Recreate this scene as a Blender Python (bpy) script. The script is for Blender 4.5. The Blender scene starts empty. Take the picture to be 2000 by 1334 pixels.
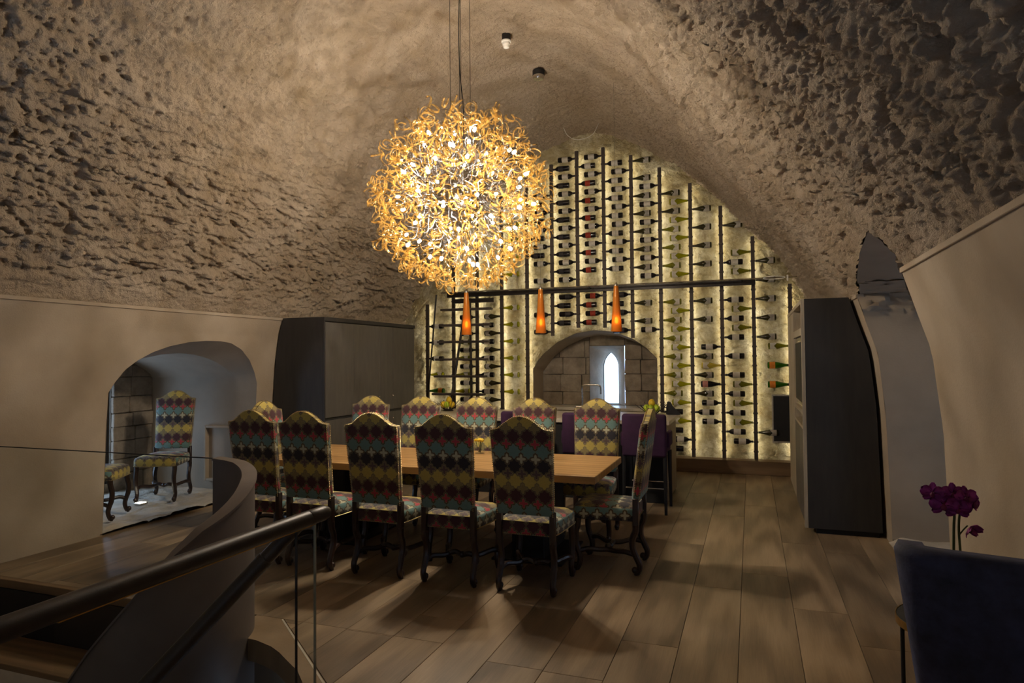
import bpy, bmesh, math, random
import numpy as np
from mathutils import Vector, Matrix
PI = math.pi
random.seed(7)
rng = np.random.default_rng(11)
SC = bpy.context.scene
COL = SC.collection

# ------------------------------------------------------------------ camera
F_PX, YAW, PITCH, ROLL, CAM_H = 1290.0, math.atan(466 / 1290.0), math.radians(1.55), math.radians(0.45), 1.65
cam = bpy.data.cameras.new('camera')
cam.sensor_width = 36.0
cam.lens = 36.0 * F_PX / 2000.0
cam.clip_start = 0.05
cam.clip_end = 200
co = bpy.data.objects.new('camera', cam)
COL.objects.link(co)
fw = Vector((-math.sin(YAW) * math.cos(PITCH), math.cos(YAW) * math.cos(PITCH), math.sin(PITCH)))
rt = Vector((math.cos(YAW), math.sin(YAW), 0))
up = rt.cross(fw)
c_, s_ = math.cos(ROLL), math.sin(ROLL)
r2 = rt * c_ - up * s_
u2 = up * c_ + rt * s_
co.matrix_world = Matrix(((r2.x, u2.x, -fw.x, 0), (r2.y, u2.y, -fw.y, 0), (r2.z, u2.z, -fw.z, CAM_H), (0, 0, 0, 1)))
SC.camera = co

# ------------------------------------------------------------------ sky, daylight portals, exposure
SC.view_settings.view_transform = 'Standard'
SC.view_settings.look = 'None'
SC.view_settings.gamma = 1.0
SC.view_settings.use_curve_mapping = False
SC.view_settings.exposure = 0.28
SC.cycles.use_denoising = True
SC.cycles.transparent_max_bounces = 24
SC.cycles.sample_clamp_indirect = 4.0
SKY_STRENGTH = 4.2
w = bpy.data.worlds.new('overcast_sky')
SC.world = w
w.use_nodes = True
bg = w.node_tree.nodes['Background']
bg.inputs['Color'].default_value = (0.50, 0.68, 1.0, 1)
bg.inputs['Strength'].default_value = SKY_STRENGTH

def portal(name, loc, rot, sx, sy):
    l = bpy.data.lights.new(name, 'AREA')
    l.shape = 'RECTANGLE'
    l.size = sx
    l.size_y = sy
    l.cycles.is_portal = True
    o = bpy.data.objects.new(name, l)
    o.location = loc
    o.rotation_euler = rot
    COL.objects.link(o)
portal('daylight_portal', (-7.62, 5.6, 0.80), (0, -PI / 2, 0), 1.3, 0.9)
portal('daylight_portal', (2.44, 5.45, 1.15), (0, PI / 2, 0), 0.9, 0.7)
portal('daylight_portal', (-2.27, 11.36, 1.25), (-PI / 2, 0, 0), 0.3, 1.1)
portal('daylight_portal', (0.0, -4.12, 1.5), (PI / 2, 0, 0), 0.9, 0.9)
CHAND_BULB = 22.0
CHAND_LAMP_W = 62.0
LED_STRENGTH = 13.0

# ------------------------------------------------------------------ node material helpers
def srgb(r, g, b):
    def f(v):
        v /= 255.0
        return v / 12.92 if v <= 0.04045 else ((v + 0.055) / 1.055) ** 2.4
    return (f(r), f(g), f(b), 1)

class NT:
    def __init__(self, name):
        self.m = bpy.data.materials.new(name)
        self.m.use_nodes = True
        self.t = self.m.node_tree
        self.bsdf = self.t.nodes['Principled BSDF']
        self.out = self.t.nodes['Material Output']
    def n(self, typ, **kw):
        nd = self.t.nodes.new(typ)
        for k, v in kw.items():
            setattr(nd, k, v)
        return nd
    def l(self, a, b):
        self.t.links.new(a, b)
    def math(self, op, a, b=None, c=None):
        nd = self.n('ShaderNodeMath', operation=op)
        for i, v in enumerate((a, b, c)):
            if v is None:
                continue
            if isinstance(v, (int, float)):
                nd.inputs[i].default_value = v
            else:
                self.l(v, nd.inputs[i])
        return nd.outputs[0]
    def mix(self, fac, a, b, blend='MIX'):
        nd = self.n('ShaderNodeMix', data_type='RGBA', blend_type=blend)
        for sock, v in ((nd.inputs[0], fac), (nd.inputs[6], a), (nd.inputs[7], b)):
            if isinstance(v, (int, float)):
                sock.default_value = v
            elif isinstance(v, tuple):
                sock.default_value = v
            else:
                self.l(v, sock)
        return nd.outputs[2]
    def ramp(self, fac, stops, interp='LINEAR'):
        nd = self.n('ShaderNodeValToRGB')
        cr = nd.color_ramp
        cr.interpolation = interp
        while len(cr.elements) < len(stops):
            cr.elements.new(0.5)
        for e, (p, c) in zip(cr.elements, stops):
            e.position = p
            e.color = c
        self.l(fac, nd.inputs[0])
        return nd.outputs[0]
    def noise(self, vec, scale, detail=4, rough=0.55):
        nd = self.n('ShaderNodeTexNoise')
        nd.inputs['Scale'].default_value = scale
        nd.inputs['Detail'].default_value = detail
        nd.inputs['Roughness'].default_value = rough
        if vec is not None:
            self.l(vec, nd.inputs['Vector'])
        return nd.outputs['Fac']
    def coord(self, which='Object', scale=None):
        o = self.n('ShaderNodeTexCoord').outputs[which]
        if scale:
            mp = self.n('ShaderNodeMapping')
            mp.inputs['Scale'].default_value = scale
            self.l(o, mp.inputs['Vector'])
            o = mp.outputs[0]
        return o
    def bump(self, h, strength, dist=0.01):
        b = self.n('ShaderNodeBump')
        b.inputs['Strength'].default_value = strength
        b.inputs['Distance'].default_value = dist
        self.l(h, b.inputs['Height'])
        self.l(b.outputs[0], self.bsdf.inputs['Normal'])
    def set(self, **kw):
        for k, v in kw.items():
            k = k.replace('_', ' ')
            s = self.bsdf.inputs[k]
            if hasattr(v, 'is_output'):
                self.l(v, s)
            else:
                s.default_value = v
        return self.m

def noisy(name, c1, c2, scale=6, rough=0.8, bump=0.0, bscale=40, detail=5, metallic=0.0, dist=0.01, vec_scale=None, spec=0.4):
    n = NT(name)
    v = n.coord('Object', vec_scale)
    f = n.noise(v, scale, detail)
    n.set(Base_Color=n.ramp(f, [(0.3, c1), (0.7, c2)]), Roughness=rough, Metallic=metallic)
    n.bsdf.inputs['Specular IOR Level'].default_value = spec
    if bump:
        n.bump(n.noise(v, bscale, 6, 0.65), bump, dist)
    return n.m

def emit(name, col, strength):
    n = NT(name)
    n.set(Base_Color=(0.8, 0.8, 0.8, 1), Emission_Color=col, Emission_Strength=strength)
    return n.m

M = {}
def make_vault_mat():
    n = NT('rough_lime_plaster')
    v = n.coord('Object')
    a = n.noise(v, 1.1, 5)
    b = n.noise(v, 9, 8, 0.7)
    base = n.ramp(a, [(0.3, srgb(196, 176, 152)), (0.7, srgb(218, 200, 178))])
    col = n.mix(n.math('MULTIPLY', b, 0.55), base, srgb(164, 144, 120))
    n.set(Base_Color=col, Roughness=0.95)
    n.bsdf.inputs['Specular IOR Level'].default_value = 0.15
    h = n.math('ADD', n.noise(v, 22, 8, 0.7), n.math('MULTIPLY', n.noise(v, 90, 4, 0.6), 0.35))
    n.bump(h, 1.0, 0.055)
    return n.m
M['vault'] = make_vault_mat()
M['plaster'] = noisy('smooth_plaster', srgb(154, 140, 123), srgb(174, 159, 140), 1.6, 0.9, 0.35, 70, 5, dist=0.006, spec=0.15)
def make_limewash():
    n = NT('limewashed_rubble')
    v = n.coord('Object')
    a = n.noise(v, 3.2, 7, 0.68)
    b = n.noise(v, 14, 6, 0.7)
    c = n.ramp(a, [(0.30, srgb(172, 152, 108)), (0.5, srgb(200, 187, 150)), (0.7, srgb(230, 222, 198))])
    c = n.mix(n.ramp(b, [(0.34, (0.55, 0.55, 0.55, 1)), (0.52, (0, 0, 0, 1))]), c, srgb(150, 126, 84))
    n.set(Base_Color=c, Roughness=0.95)
    n.bsdf.inputs['Specular IOR Level'].default_value = 0.1
    n.bump(n.math('ADD', n.noise(v, 18, 8, 0.7), n.math('MULTIPLY', n.noise(v, 60, 4, 0.6), 0.3)), 1.0, 0.06)
    return n.m
M['winewall'] = make_limewash()
M['stone'] = noisy('old_grey_stone', srgb(122, 110, 96), srgb(160, 147, 130), 7, 0.95, 0.8, 30, 8, dist=0.02, spec=0.1)
M['stonefloor'] = noisy('worn_limestone', srgb(165, 155, 140), srgb(200, 190, 174), 4, 0.8, 0.8, 24, 8, dist=0.02, spec=0.2)
M['mortar'] = noisy('mortar', srgb(110, 100, 88), srgb(135, 124, 108), 12, 0.95, 0.5, 60)
M['darkcab'] = noisy('charcoal_veneer', srgb(44, 42, 42), srgb(54, 51, 49), 3, 0.55, 0.1, 60, vec_scale=(6, 6, 1))
M['cabdoor'] = noisy('warm_grey_lacquer', srgb(84, 80, 76), srgb(96, 91, 85), 3, 0.5, 0.08, 60, vec_scale=(5, 5, 1))
M['pale_wood'] = noisy('greyed_oak', srgb(150, 138, 120), srgb(176, 164, 144), 4, 0.6, 0.2, 50, vec_scale=(8, 8, 1))
M['blackmetal'] = noisy('blackened_steel', srgb(44, 40, 38), srgb(54, 49, 46), 20, 0.42, 0.1, 80, metallic=0.6)
M['postmetal'] = noisy('brown_black_post', srgb(66, 58, 54), srgb(80, 70, 64), 20, 0.55, 0.2, 60, metallic=0.1)
M['ribbon'] = noisy('brown_grey_steel_plate', srgb(98, 90, 85), srgb(114, 105, 99), 2.5, 0.5, 0.05, 80, metallic=0.25)
M['rail'] = noisy('bronzed_handrail', srgb(46, 41, 38), srgb(58, 51, 46), 12, 0.42, 0.1, 90, metallic=0.35)
M['black'] = noisy('matt_black', srgb(22, 21, 22), srgb(30, 29, 30), 8, 0.6)
M['chrome'] = noisy('brushed_chrome', srgb(190, 188, 184), srgb(215, 212, 208), 20, 0.18, metallic=1.0)
M['wire'] = noisy('silver_wire', srgb(120, 118, 120), srgb(150, 148, 150), 20, 0.35, metallic=1.0)
M['brass'] = noisy('aged_brass', srgb(160, 130, 70), srgb(185, 150, 85), 20, 0.3, metallic=1.0)
M['nail'] = noisy('antique_brass_nail', srgb(165, 145, 100), srgb(200, 178, 128), 30, 0.35, metallic=0.8)
M['darkwood'] = noisy('dark_walnut', srgb(36, 23, 18), srgb(50, 32, 24), 6, 0.32, 0.1, 50, vec_scale=(10, 10, 1.5), spec=0.6)
M['white'] = noisy('white_plastic', srgb(225, 222, 215), srgb(238, 235, 228), 8, 0.4)
M['cream_stone'] = noisy('pale_quartz', srgb(178, 168, 150), srgb(200, 190, 172), 6, 0.3, 0.05, 80)
M['velvet_purple'] = noisy('aubergine_velvet', srgb(46, 23, 50), srgb(62, 31, 64), 10, 0.85, 0.2, 90)
def make_blue():
    n = NT('midnight_blue_velvet')
    v = n.coord('Object')
    f = n.noise(v, 9, 5, 0.6)
    n.set(Base_Color=n.ramp(f, [(0.35, srgb(24, 24, 36)), (0.7, srgb(52, 53, 78))]), Roughness=0.8)
    n.bsdf.inputs['Sheen Weight'].default_value = 0.6
    n.bsdf.inputs['Sheen Tint'].default_value = srgb(80, 84, 112)
    n.bump(n.noise(v, 60, 3), 0.25, 0.006)
    return n.m
M['velvet_blue'] = make_blue()
M['orchid'] = noisy('orchid_petal', srgb(116, 26, 92), srgb(168, 54, 140), 25, 0.6)
M['orchid_dark'] = noisy('orchid_lip', srgb(80, 10, 50), srgb(120, 20, 70), 25, 0.6)
M['stem'] = noisy('green_stem', srgb(58, 66, 36), srgb(84, 92, 50), 12, 0.6)
M['fruit_green'] = noisy('lime_skin', srgb(140, 170, 30), srgb(180, 196, 50), 8, 0.4, 0.1, 60)
M['fruit_yellow'] = noisy('lemon_skin', srgb(205, 165, 30), srgb(225, 190, 50), 8, 0.4, 0.1, 60)
M['led'] = emit('warm_led_strip', (1.0, 0.90, 0.66, 1), LED_STRENGTH)
M['bulb'] = emit('halogen_bulb', (1.0, 0.92, 0.80, 1), CHAND_BULB)
M['pendant_bulb'] = emit('pendant_bulb', (1.0, 0.75, 0.36, 1), 14.0)
M['floorspot'] = emit('floor_spot_lens', (1.0, 0.85, 0.6, 1), 8.0)

def make_amber(name, tint, body, glow=0.3, gloss=0.25):
    n = NT(name)
    tr = n.n('ShaderNodeBsdfTransparent'); tr.inputs[0].default_value = tint
    tl = n.n('ShaderNodeBsdfTranslucent'); tl.inputs[0].default_value = body
    df = n.n('ShaderNodeBsdfDiffuse'); df.inputs[0].default_value = body
    gl = n.n('ShaderNodeBsdfGlossy'); gl.inputs[0].default_value = (1, 0.92, 0.75, 1); gl.inputs[1].default_value = 0.08
    m0 = n.n('ShaderNodeMixShader'); m0.inputs[0].default_value = 0.5
    n.l(tl.outputs[0], m0.inputs[1]); n.l(df.outputs[0], m0.inputs[2])
    m1 = n.n('ShaderNodeMixShader'); m1.inputs[0].default_value = glow
    n.l(tr.outputs[0], m1.inputs[1]); n.l(m0.outputs[0], m1.inputs[2])
    fr = n.n('ShaderNodeLayerWeight'); fr.inputs[0].default_value = gloss
    m2 = n.n('ShaderNodeMixShader')
    n.l(fr.outputs['Fresnel'], m2.inputs[0]); n.l(m1.outputs[0], m2.inputs[1]); n.l(gl.outputs[0], m2.inputs[2])
    n.l(m2.outputs[0], n.out.inputs[0])
    return n.m
M['amber'] = make_amber('amber_murano_glass', (1.0, 0.95, 0.80, 1), srgb(236, 188, 104), 0.17, 0.17)
M['copper_glass'] = make_amber('copper_leaf_glass', (1.0, 0.62, 0.2, 1), srgb(222, 146, 56), 0.72, 0.25)

def make_pane(name, tint=(0.97, 0.985, 0.98, 1), blend=0.12):
    n = NT(name)
    tr = n.n('ShaderNodeBsdfTransparent'); tr.inputs[0].default_value = tint
    gl = n.n('ShaderNodeBsdfGlossy'); gl.inputs[1].default_value = 0.02
    fr = n.n('ShaderNodeFresnel'); fr.inputs[0].default_value = 1.35
    m = n.n('ShaderNodeMixShader')
    ge = n.n('ShaderNodeNewGeometry')
    n.l(n.math('MULTIPLY', n.math('MULTIPLY', fr.outputs[0], 0.7), n.math('SUBTRACT', 1.0, ge.outputs['Backfacing'])), m.inputs[0]); n.l(tr.outputs[0], m.inputs[1]); n.l(gl.outputs[0], m.inputs[2])
    n.l(m.outputs[0], n.out.inputs[0])
    return n.m
M['pane'] = make_pane('clear_glass')
M['glass_edge'] = noisy('glass_edge', srgb(120, 120, 105), srgb(160, 158, 140), 10, 0.2)

def make_bottle_glass(name, col, transp, tint):
    n = NT(name)
    n.set(Base_Color=col, Roughness=0.12)
    if transp:
        tr = n.n('ShaderNodeBsdfTransparent'); tr.inputs[0].default_value = tint
        m = n.n('ShaderNodeMixShader'); m.inputs[0].default_value = transp
        n.l(n.bsdf.outputs[0], m.inputs[1]); n.l(tr.outputs[0], m.inputs[2])
        n.l(m.outputs[0], n.out.inputs[0])
    return n.m
M['b_dark'] = make_bottle_glass('dark_wine_glass', srgb(24, 20, 20), 0, None)
M['b_black'] = make_bottle_glass('black_wine_glass', srgb(22, 18, 22), 0, None)
M['b_olive'] = make_bottle_glass('olive_wine_glass', srgb(52, 48, 22), 0.1, (0.4, 0.36, 0.1, 1))
M['b_green'] = make_bottle_glass('green_wine_glass', srgb(112, 112, 24), 0.35, (0.75, 0.74, 0.2, 1))
M['b_yellow'] = make_bottle_glass('yellow_green_wine_glass', srgb(150, 150, 26), 0.4, (0.85, 0.84, 0.2, 1))
M['b_champ'] = make_bottle_glass('champagne_green_glass', srgb(52, 104, 22), 0.25, (0.3, 0.6, 0.1, 1))
M['b_clear'] = make_bottle_glass('straw_clear_glass', srgb(196, 180, 70), 0.5, (0.95, 0.88, 0.5, 1))
M['lab_white'] = noisy('white_paper_label', srgb(196, 190, 178), srgb(214, 208, 196), 30, 0.7)
M['lab_grey'] = noisy('grey_paper_label', srgb(150, 144, 136), srgb(176, 170, 160), 30, 0.7)
M['lab_red'] = noisy('red_paper_label', srgb(150, 50, 34), srgb(176, 66, 44), 60, 0.7)
M['lab_black'] = noisy('black_paper_label', srgb(40, 36, 38), srgb(54, 49, 50), 60, 0.6)
M['lab_orange'] = noisy('orange_paper_label', srgb(206, 118, 34), srgb(222, 136, 44), 30, 0.7)
M['lab_pink'] = noisy('salmon_paper_label', srgb(196, 130, 120), srgb(214, 150, 138), 60, 0.7)
M['foil_dark'] = noisy('dark_foil', srgb(34, 26, 28), srgb(48, 36, 36), 30, 0.4)

def make_wood(name, c1, c2, c3, axis='Y', rough=0.42, rnd=0.5):
    n = NT(name)
    tc = n.n('ShaderNodeTexCoord')
    oi = n.n('ShaderNodeObjectInfo')
    # per-plank offset so that no two boards share their figure
    add = n.n('ShaderNodeVectorMath', operation='ADD')
    mul = n.n('ShaderNodeCombineXYZ')
    r = n.math('MULTIPLY', oi.outputs['Random'], 37.0)
    n.l(r, mul.inputs[0]); n.l(r, mul.inputs[1])
    n.l(tc.outputs['Object'], add.inputs[0]); n.l(mul.outputs[0], add.inputs[1])
    mp = n.n('ShaderNodeMapping')
    mp.inputs['Scale'].default_value = (9, 0.7, 9) if axis == 'Y' else (0.7, 9, 9)
    n.l(add.outputs[0], mp.inputs['Vector'])
    wv = n.n('ShaderNodeTexWave', wave_type='RINGS')
    wv.inputs['Scale'].default_value = 0.35
    wv.inputs['Distortion'].default_value = 9
    wv.inputs['Detail'].default_value = 3
    wv.inputs['Detail Scale'].default_value = 1.2
    n.l(mp.outputs[0], wv.inputs['Vector'])
    mp2 = n.n('ShaderNodeMapping')
    mp2.inputs['Scale'].default_value = (60, 2.5, 60) if axis == 'Y' else (2.5, 60, 60)
    n.l(add.outputs[0], mp2.inputs['Vector'])
    fine = n.noise(mp2.outputs[0], 2.0, 5, 0.6)
    big = n.noise(mp.outputs[0], 0.8, 3)
    f = n.math('ADD', n.math('MULTIPLY', wv.outputs['Fac'], 0.35), n.math('ADD', n.math('MULTIPLY', fine, 0.4), n.math('MULTIPLY', big, 0.4)))
    col = n.ramp(f, [(0.25, c1), (0.55, c2), (0.85, c3)])
    v = n.math('ADD', n.math('MULTIPLY', oi.outputs['Random'], rnd), 1.0 - rnd / 2)
    hsv = n.n('ShaderNodeHueSaturation')
    n.l(v, hsv.inputs['Value']); n.l(col, hsv.inputs['Color'])
    n.set(Base_Color=hsv.outputs[0], Roughness=rough)
    n.bsdf.inputs['Specular IOR Level'].default_value = 0.45
    n.bump(fine, 0.15, 0.004)
    return n.m
M['floor'] = make_wood('smoked_oak_plank', srgb(94, 79, 61), srgb(124, 105, 82), srgb(148, 127, 101), 'Y', 0.42, 0.45)
M['table'] = make_wood('oiled_oak_top', srgb(138, 104, 62), srgb(164, 126, 78), srgb(180, 142, 92), 'X', 0.4, 0.1)
M['kerb'] = noisy('oiled_oak_kerb', srgb(120, 99, 74), srgb(140, 117, 90), 4, 0.5, 0.1, 60)
M['sleeper'] = make_wood('oak_plinth', srgb(90, 70, 49), srgb(113, 90, 64), srgb(130, 106, 77), 'X', 0.5, 0.1)

def make_fabric():
    n = NT('quatrefoil_jacquard')
    uv = n.n('ShaderNodeUVMap'); uv.uv_map = 'UVMap'
    sp = n.n('ShaderNodeSeparateXYZ'); n.l(uv.outputs[0], sp.inputs[0])
    u, v = sp.outputs[0], sp.outputs[1]
    def polar(du, dv):
        x2 = n.math('MULTIPLY', du, du); y2 = n.math('MULTIPLY', dv, dv)
        r2_ = n.math('ADD', n.math('ADD', x2, y2), 1e-5)
        r = n.math('SQRT', r2_)
        c2 = n.math('DIVIDE', x2, r2_)
        k4 = n.math('ADD', n.math('MULTIPLY', n.math('SUBTRACT', n.math('MULTIPLY', c2, c2), c2), 8), 1)  # cos 4a
        k8 = n.math('SUBTRACT', n.math('MULTIPLY', n.math('MULTIPLY', k4, k4), 2), 1)                      # cos 8a
        return r, k4, k8
    ru, rv = n.math('ROUND', u), n.math('ROUND', v)
    r, k4, k8 = polar(n.math('SUBTRACT', u, ru), n.math('SUBTRACT', v, rv))
    RL = n.math('ADD', n.math('ADD', n.math('MULTIPLY', k4, 0.030), n.math('MULTIPLY', k8, 0.045)), 0.425)
    fu, fv = n.math('FLOOR', u), n.math('FLOOR', v)
    r_s, q4, q8 = polar(n.math('SUBTRACT', n.math('SUBTRACT', u, fu), 0.5), n.math('SUBTRACT', n.math('SUBTRACT', v, fv), 0.5))
    RS = n.math('ADD', n.math('MULTIPLY', q4, 0.092), 0.240)
    mL = n.math('LESS_THAN', r, RL); mS = n.math('LESS_THAN', r_s, RS)
    oL = n.math('LESS_THAN', n.math('ABSOLUTE', n.math('SUBTRACT', r, RL)), 0.022)
    oS = n.math('LESS_THAN', n.math('ABSOLUTE', n.math('SUBTRACT', r_s, RS)), 0.025)
    kl = n.math('DIVIDE', n.math('ADD', n.math('FLOORED_MODULO', rv, 4), 0.5), 4)
    ks = n.math('DIVIDE', n.math('ADD', n.math('FLOORED_MODULO', fv, 4), 0.5), 4)
    cL = n.ramp(kl, [(0, srgb(70, 26, 38)), (0.25, srgb(112, 150, 146)), (0.5, srgb(28, 25, 38)), (0.75, srgb(206, 184, 92))], 'CONSTANT')
    cS = n.ramp(ks, [(0, srgb(196, 62, 78)), (0.25, srgb(204, 202, 172)), (0.5, srgb(98, 78, 78)), (0.75, srgb(150, 134, 84))], 'CONSTANT')
    tt = n.math('DIVIDE', n.math('FLOORED_MODULO', n.math('ADD', v, 0.5), 4), 4)
    ground = n.ramp(tt, [(0, srgb(96, 80, 56)), (0.3, srgb(74, 70, 54)), (0.6, srgb(84, 70, 64)), (0.85, srgb(134, 120, 80))])
    line = n.mix(0.6, ground, srgb(176, 160, 110))
    c = n.mix(mS, ground, cS)
    c = n.mix(oS, c, line)
    c = n.mix(mL, c, cL)
    c = n.mix(n.math('MULTIPLY', oL, 0.5), c, line)
    wn = n.noise(n.coord('Object'), 260, 2)
    c = n.mix(n.math('MULTIPLY', wn, 0.5), c, (0.02, 0.02, 0.02, 1), 'MIX')
    n.set(Base_Color=c, Roughness=0.75)
    n.bsdf.inputs['Sheen Weight'].default_value = 0.25
    h = n.math('ADD', n.math('MULTIPLY', n.math('MAXIMUM', mL, mS), 0.6), n.math('MULTIPLY', wn, 0.4))
    n.bump(h, 0.5, 0.004)
    return n.m
M['fabric'] = make_fabric()

# ------------------------------------------------------------------ mesh helpers
def newobj(name, me, mat, parent=None):
    o = bpy.data.objects.new(name, me)
    if mat is not None:
        me.materials.append(M[mat] if isinstance(mat, str) else mat)
    if parent is not None:
        o.parent = parent
    COL.objects.link(o)
    return o

def obj(name, bm, mat, parent=None, smooth=False):
    bmesh.ops.recalc_face_normals(bm, faces=bm.faces)
    me = bpy.data.meshes.new(name)
    bm.to_mesh(me)
    bm.free()
    if smooth:
        me.shade_smooth()
        if smooth != 'all':
            me.set_sharp_from_angle(angle=math.radians(40))
    return newobj(name, me, mat, parent)

def tag(o, label, cat, group=None):
    o['label'] = label
    o['category'] = cat
    if group:
        o['group'] = group
    return o

def struct(o):
    o['kind'] = 'structure'
    return o

def thing(name, label, cat, loc=(0, 0, 0), rotz=0.0, group=None):
    o = bpy.data.objects.new(name, None)
    o.empty_display_size = 0.1
    o.location = loc
    o.rotation_euler = (0, 0, rotz)
    COL.objects.link(o)
    return tag(o, label, cat, group)

def copy_tree(o, parent=None):
    c = o.copy()
    COL.objects.link(c)
    c.parent = parent
    for ch in list(o.children):
        copy_tree(ch, c)
    return c

def place(o, loc, rotz, label):
    o.location = loc
    o.rotation_euler = (0, 0, rotz)
    o['label'] = label
    return o

def bx(bm, x0, x1, y0, y1, z0, z1, bev=0.0, seg=1, mat=None):
    r = bmesh.ops.create_cube(bm, size=1.0)
    vs = r['verts']
    for v in vs:
        v.co = Vector(((x0 + x1) / 2 + v.co.x * (x1 - x0), (y0 + y1) / 2 + v.co.y * (y1 - y0), (z0 + z1) / 2 + v.co.z * (z1 - z0)))
    if bev > 0:
        es = list({e for v in vs for e in v.link_edges})
        rr = bmesh.ops.bevel(bm, geom=es, offset=bev, segments=seg, profile=0.5, affect='EDGES')
        vs = list({v for f in rr['faces'] for v in f.verts} | {v for v in vs if v.is_valid})
    if mat is not None:
        for v in vs:
            v.co = mat @ v.co
    return vs

def box(name, x0, x1, y0, y1, z0, z1, mat, parent=None, bev=0.0, seg=1):
    bm = bmesh.new()
    bx(bm, x0, x1, y0, y1, z0, z1, bev, seg)
    return obj(name, bm, mat, parent)

def tube(bm, pts, rad, n=8, caps=True, flat=1.0):
    pts = [Vector(p) for p in pts]
    if isinstance(rad, (int, float)):
        rad = [rad] * len(pts)
    t = (pts[1] - pts[0]).normalized()
    ref = Vector((0, 0, 1)) if abs(t.z) < 0.9 else Vector((1, 0, 0))
    a = t.cross(ref).normalized()
    rings = []
    for i, p in enumerate(pts):
        if i == 0:
            t = pts[1] - pts[0]
        elif i == len(pts) - 1:
            t = pts[-1] - pts[-2]
        else:
            t = pts[i + 1] - pts[i - 1]
        t.normalize()
        a = (a - t * a.dot(t)).normalized()
        b = t.cross(a)
        rings.append([bm.verts.new(p + (a * math.cos(2 * PI * k / n) + b * math.sin(2 * PI * k / n) * flat) * rad[i]) for k in range(n)])
    for r0, r1 in zip(rings, rings[1:]):
        for k in range(n):
            bm.faces.new((r0[k], r0[(k + 1) % n], r1[(k + 1) % n], r1[k]))
    if caps:
        bm.faces.new(rings[0][::-1])
        bm.faces.new(rings[-1])
    return rings

def lathe(bm, prof, n=16, mat=None, close=True):
    rings = []
    for r, z in prof:
        ring = []
        for k in range(n):
            v = Vector((r * math.cos(2 * PI * k / n), r * math.sin(2 * PI * k / n), z))
            ring.append(bm.verts.new(mat @ v if mat is not None else v))
        rings.append(ring)
    for r0, r1 in zip(rings, rings[1:]):
        for k in range(n):
            bm.faces.new((r0[k], r0[(k + 1) % n], r1[(k + 1) % n], r1[k]))
    if close:
        bm.faces.new(rings[0][::-1])
        bm.faces.new(rings[-1])
    return rings

def prism(bm, poly, lo, hi, fn):
    a = [bm.verts.new(fn(p[0], p[1], lo)) for p in poly]
    b = [bm.verts.new(fn(p[0], p[1], hi)) for p in poly]
    bm.faces.new(a[::-1])
    bm.faces.new(b)
    n = len(poly)
    for k in range(n):
        bm.faces.new((a[k], a[(k + 1) % n], b[(k + 1) % n], b[k]))

def blob(bm, loc, r, sub=2, sc=(1, 1, 1)):
    rr = bmesh.ops.create_icosphere(bm, subdivisions=sub, radius=r)
    for v in rr['verts']:
        v.co = Vector((v.co.x * sc[0], v.co.y * sc[1], v.co.z * sc[2])) + Vector(loc)
    return rr['verts']

def catmull(pts, m=6):
    P = [Vector(p) for p in pts]
    P = [P[0] * 2 - P[1]] + P + [P[-1] * 2 - P[-2]]
    out = []
    for i in range(1, len(P) - 2):
        for k in range(m):
            t = k / m
            out.append(0.5 * ((2 * P[i]) + (P[i + 1] - P[i - 1]) * t + (2 * P[i - 1] - 5 * P[i] + 4 * P[i + 1] - P[i + 2]) * t * t + (3 * P[i] - P[i - 1] - 3 * P[i + 1] + P[i + 2]) * t ** 3))
    out.append(P[-2])
    return out

# gradient noise on numpy arrays -------------------------------------------------
_perm = rng.permutation(512)
_ga = rng.random(512) * 2 * PI
_gx, _gy = np.cos(_ga), np.sin(_ga)
def pn(x, y):
    xi = np.floor(x).astype(int); yi = np.floor(y).astype(int)
    xf = x - xi; yf = y - yi
    def g(ix, iy, dx, dy):
        h = _perm[(_perm[ix & 511] + iy) & 511]
        return _gx[h] * dx + _gy[h] * dy
    su = xf * xf * xf * (xf * (xf * 6 - 15) + 10); sv = yf * yf * yf * (yf * (yf * 6 - 15) + 10)
    a = g(xi, yi, xf, yf); b = g(xi + 1, yi, xf - 1, yf)
    c = g(xi, yi + 1, xf, yf - 1); d = g(xi + 1, yi + 1, xf - 1, yf - 1)
    return (a + su * (b - a)) * (1 - sv) + (c + su * (d - c)) * sv
def fbm(x, y, o=4, g=0.5):
    s = 0; a = 1.0
    for k in range(o):
        s = s + a * pn(x * 2 ** k + 17.3 * k, y * 2 ** k + 9.1 * k); a *= g
    return s
def worley(x, y, seed=0):
    xi = np.floor(x).astype(int); yi = np.floor(y).astype(int)
    d1 = np.full(x.shape, 9.0); d2 = np.full(x.shape, 9.0); idn = np.zeros(x.shape)
    for ox in (-1, 0, 1):
        for oy in (-1, 0, 1):
            h = _perm[(_perm[(xi + ox + seed) & 511] + yi + oy) & 511]
            px_ = xi + ox + (h * 0.61803) % 1; py_ = yi + oy + (h * 0.41421) % 1
            d = np.hypot(x - px_, y - py_)
            idn = np.where(d < d1, (h * 0.7321) % 1, idn)
            d2 = np.minimum(d2, np.maximum(d, d1)); d1 = np.minimum(d1, d)
    return d1, d2, idn
def sstep(a, b, x):
    t = np.clip((x - a) / (b - a), 0, 1)
    return t * t * (3 - 2 * t)

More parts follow.
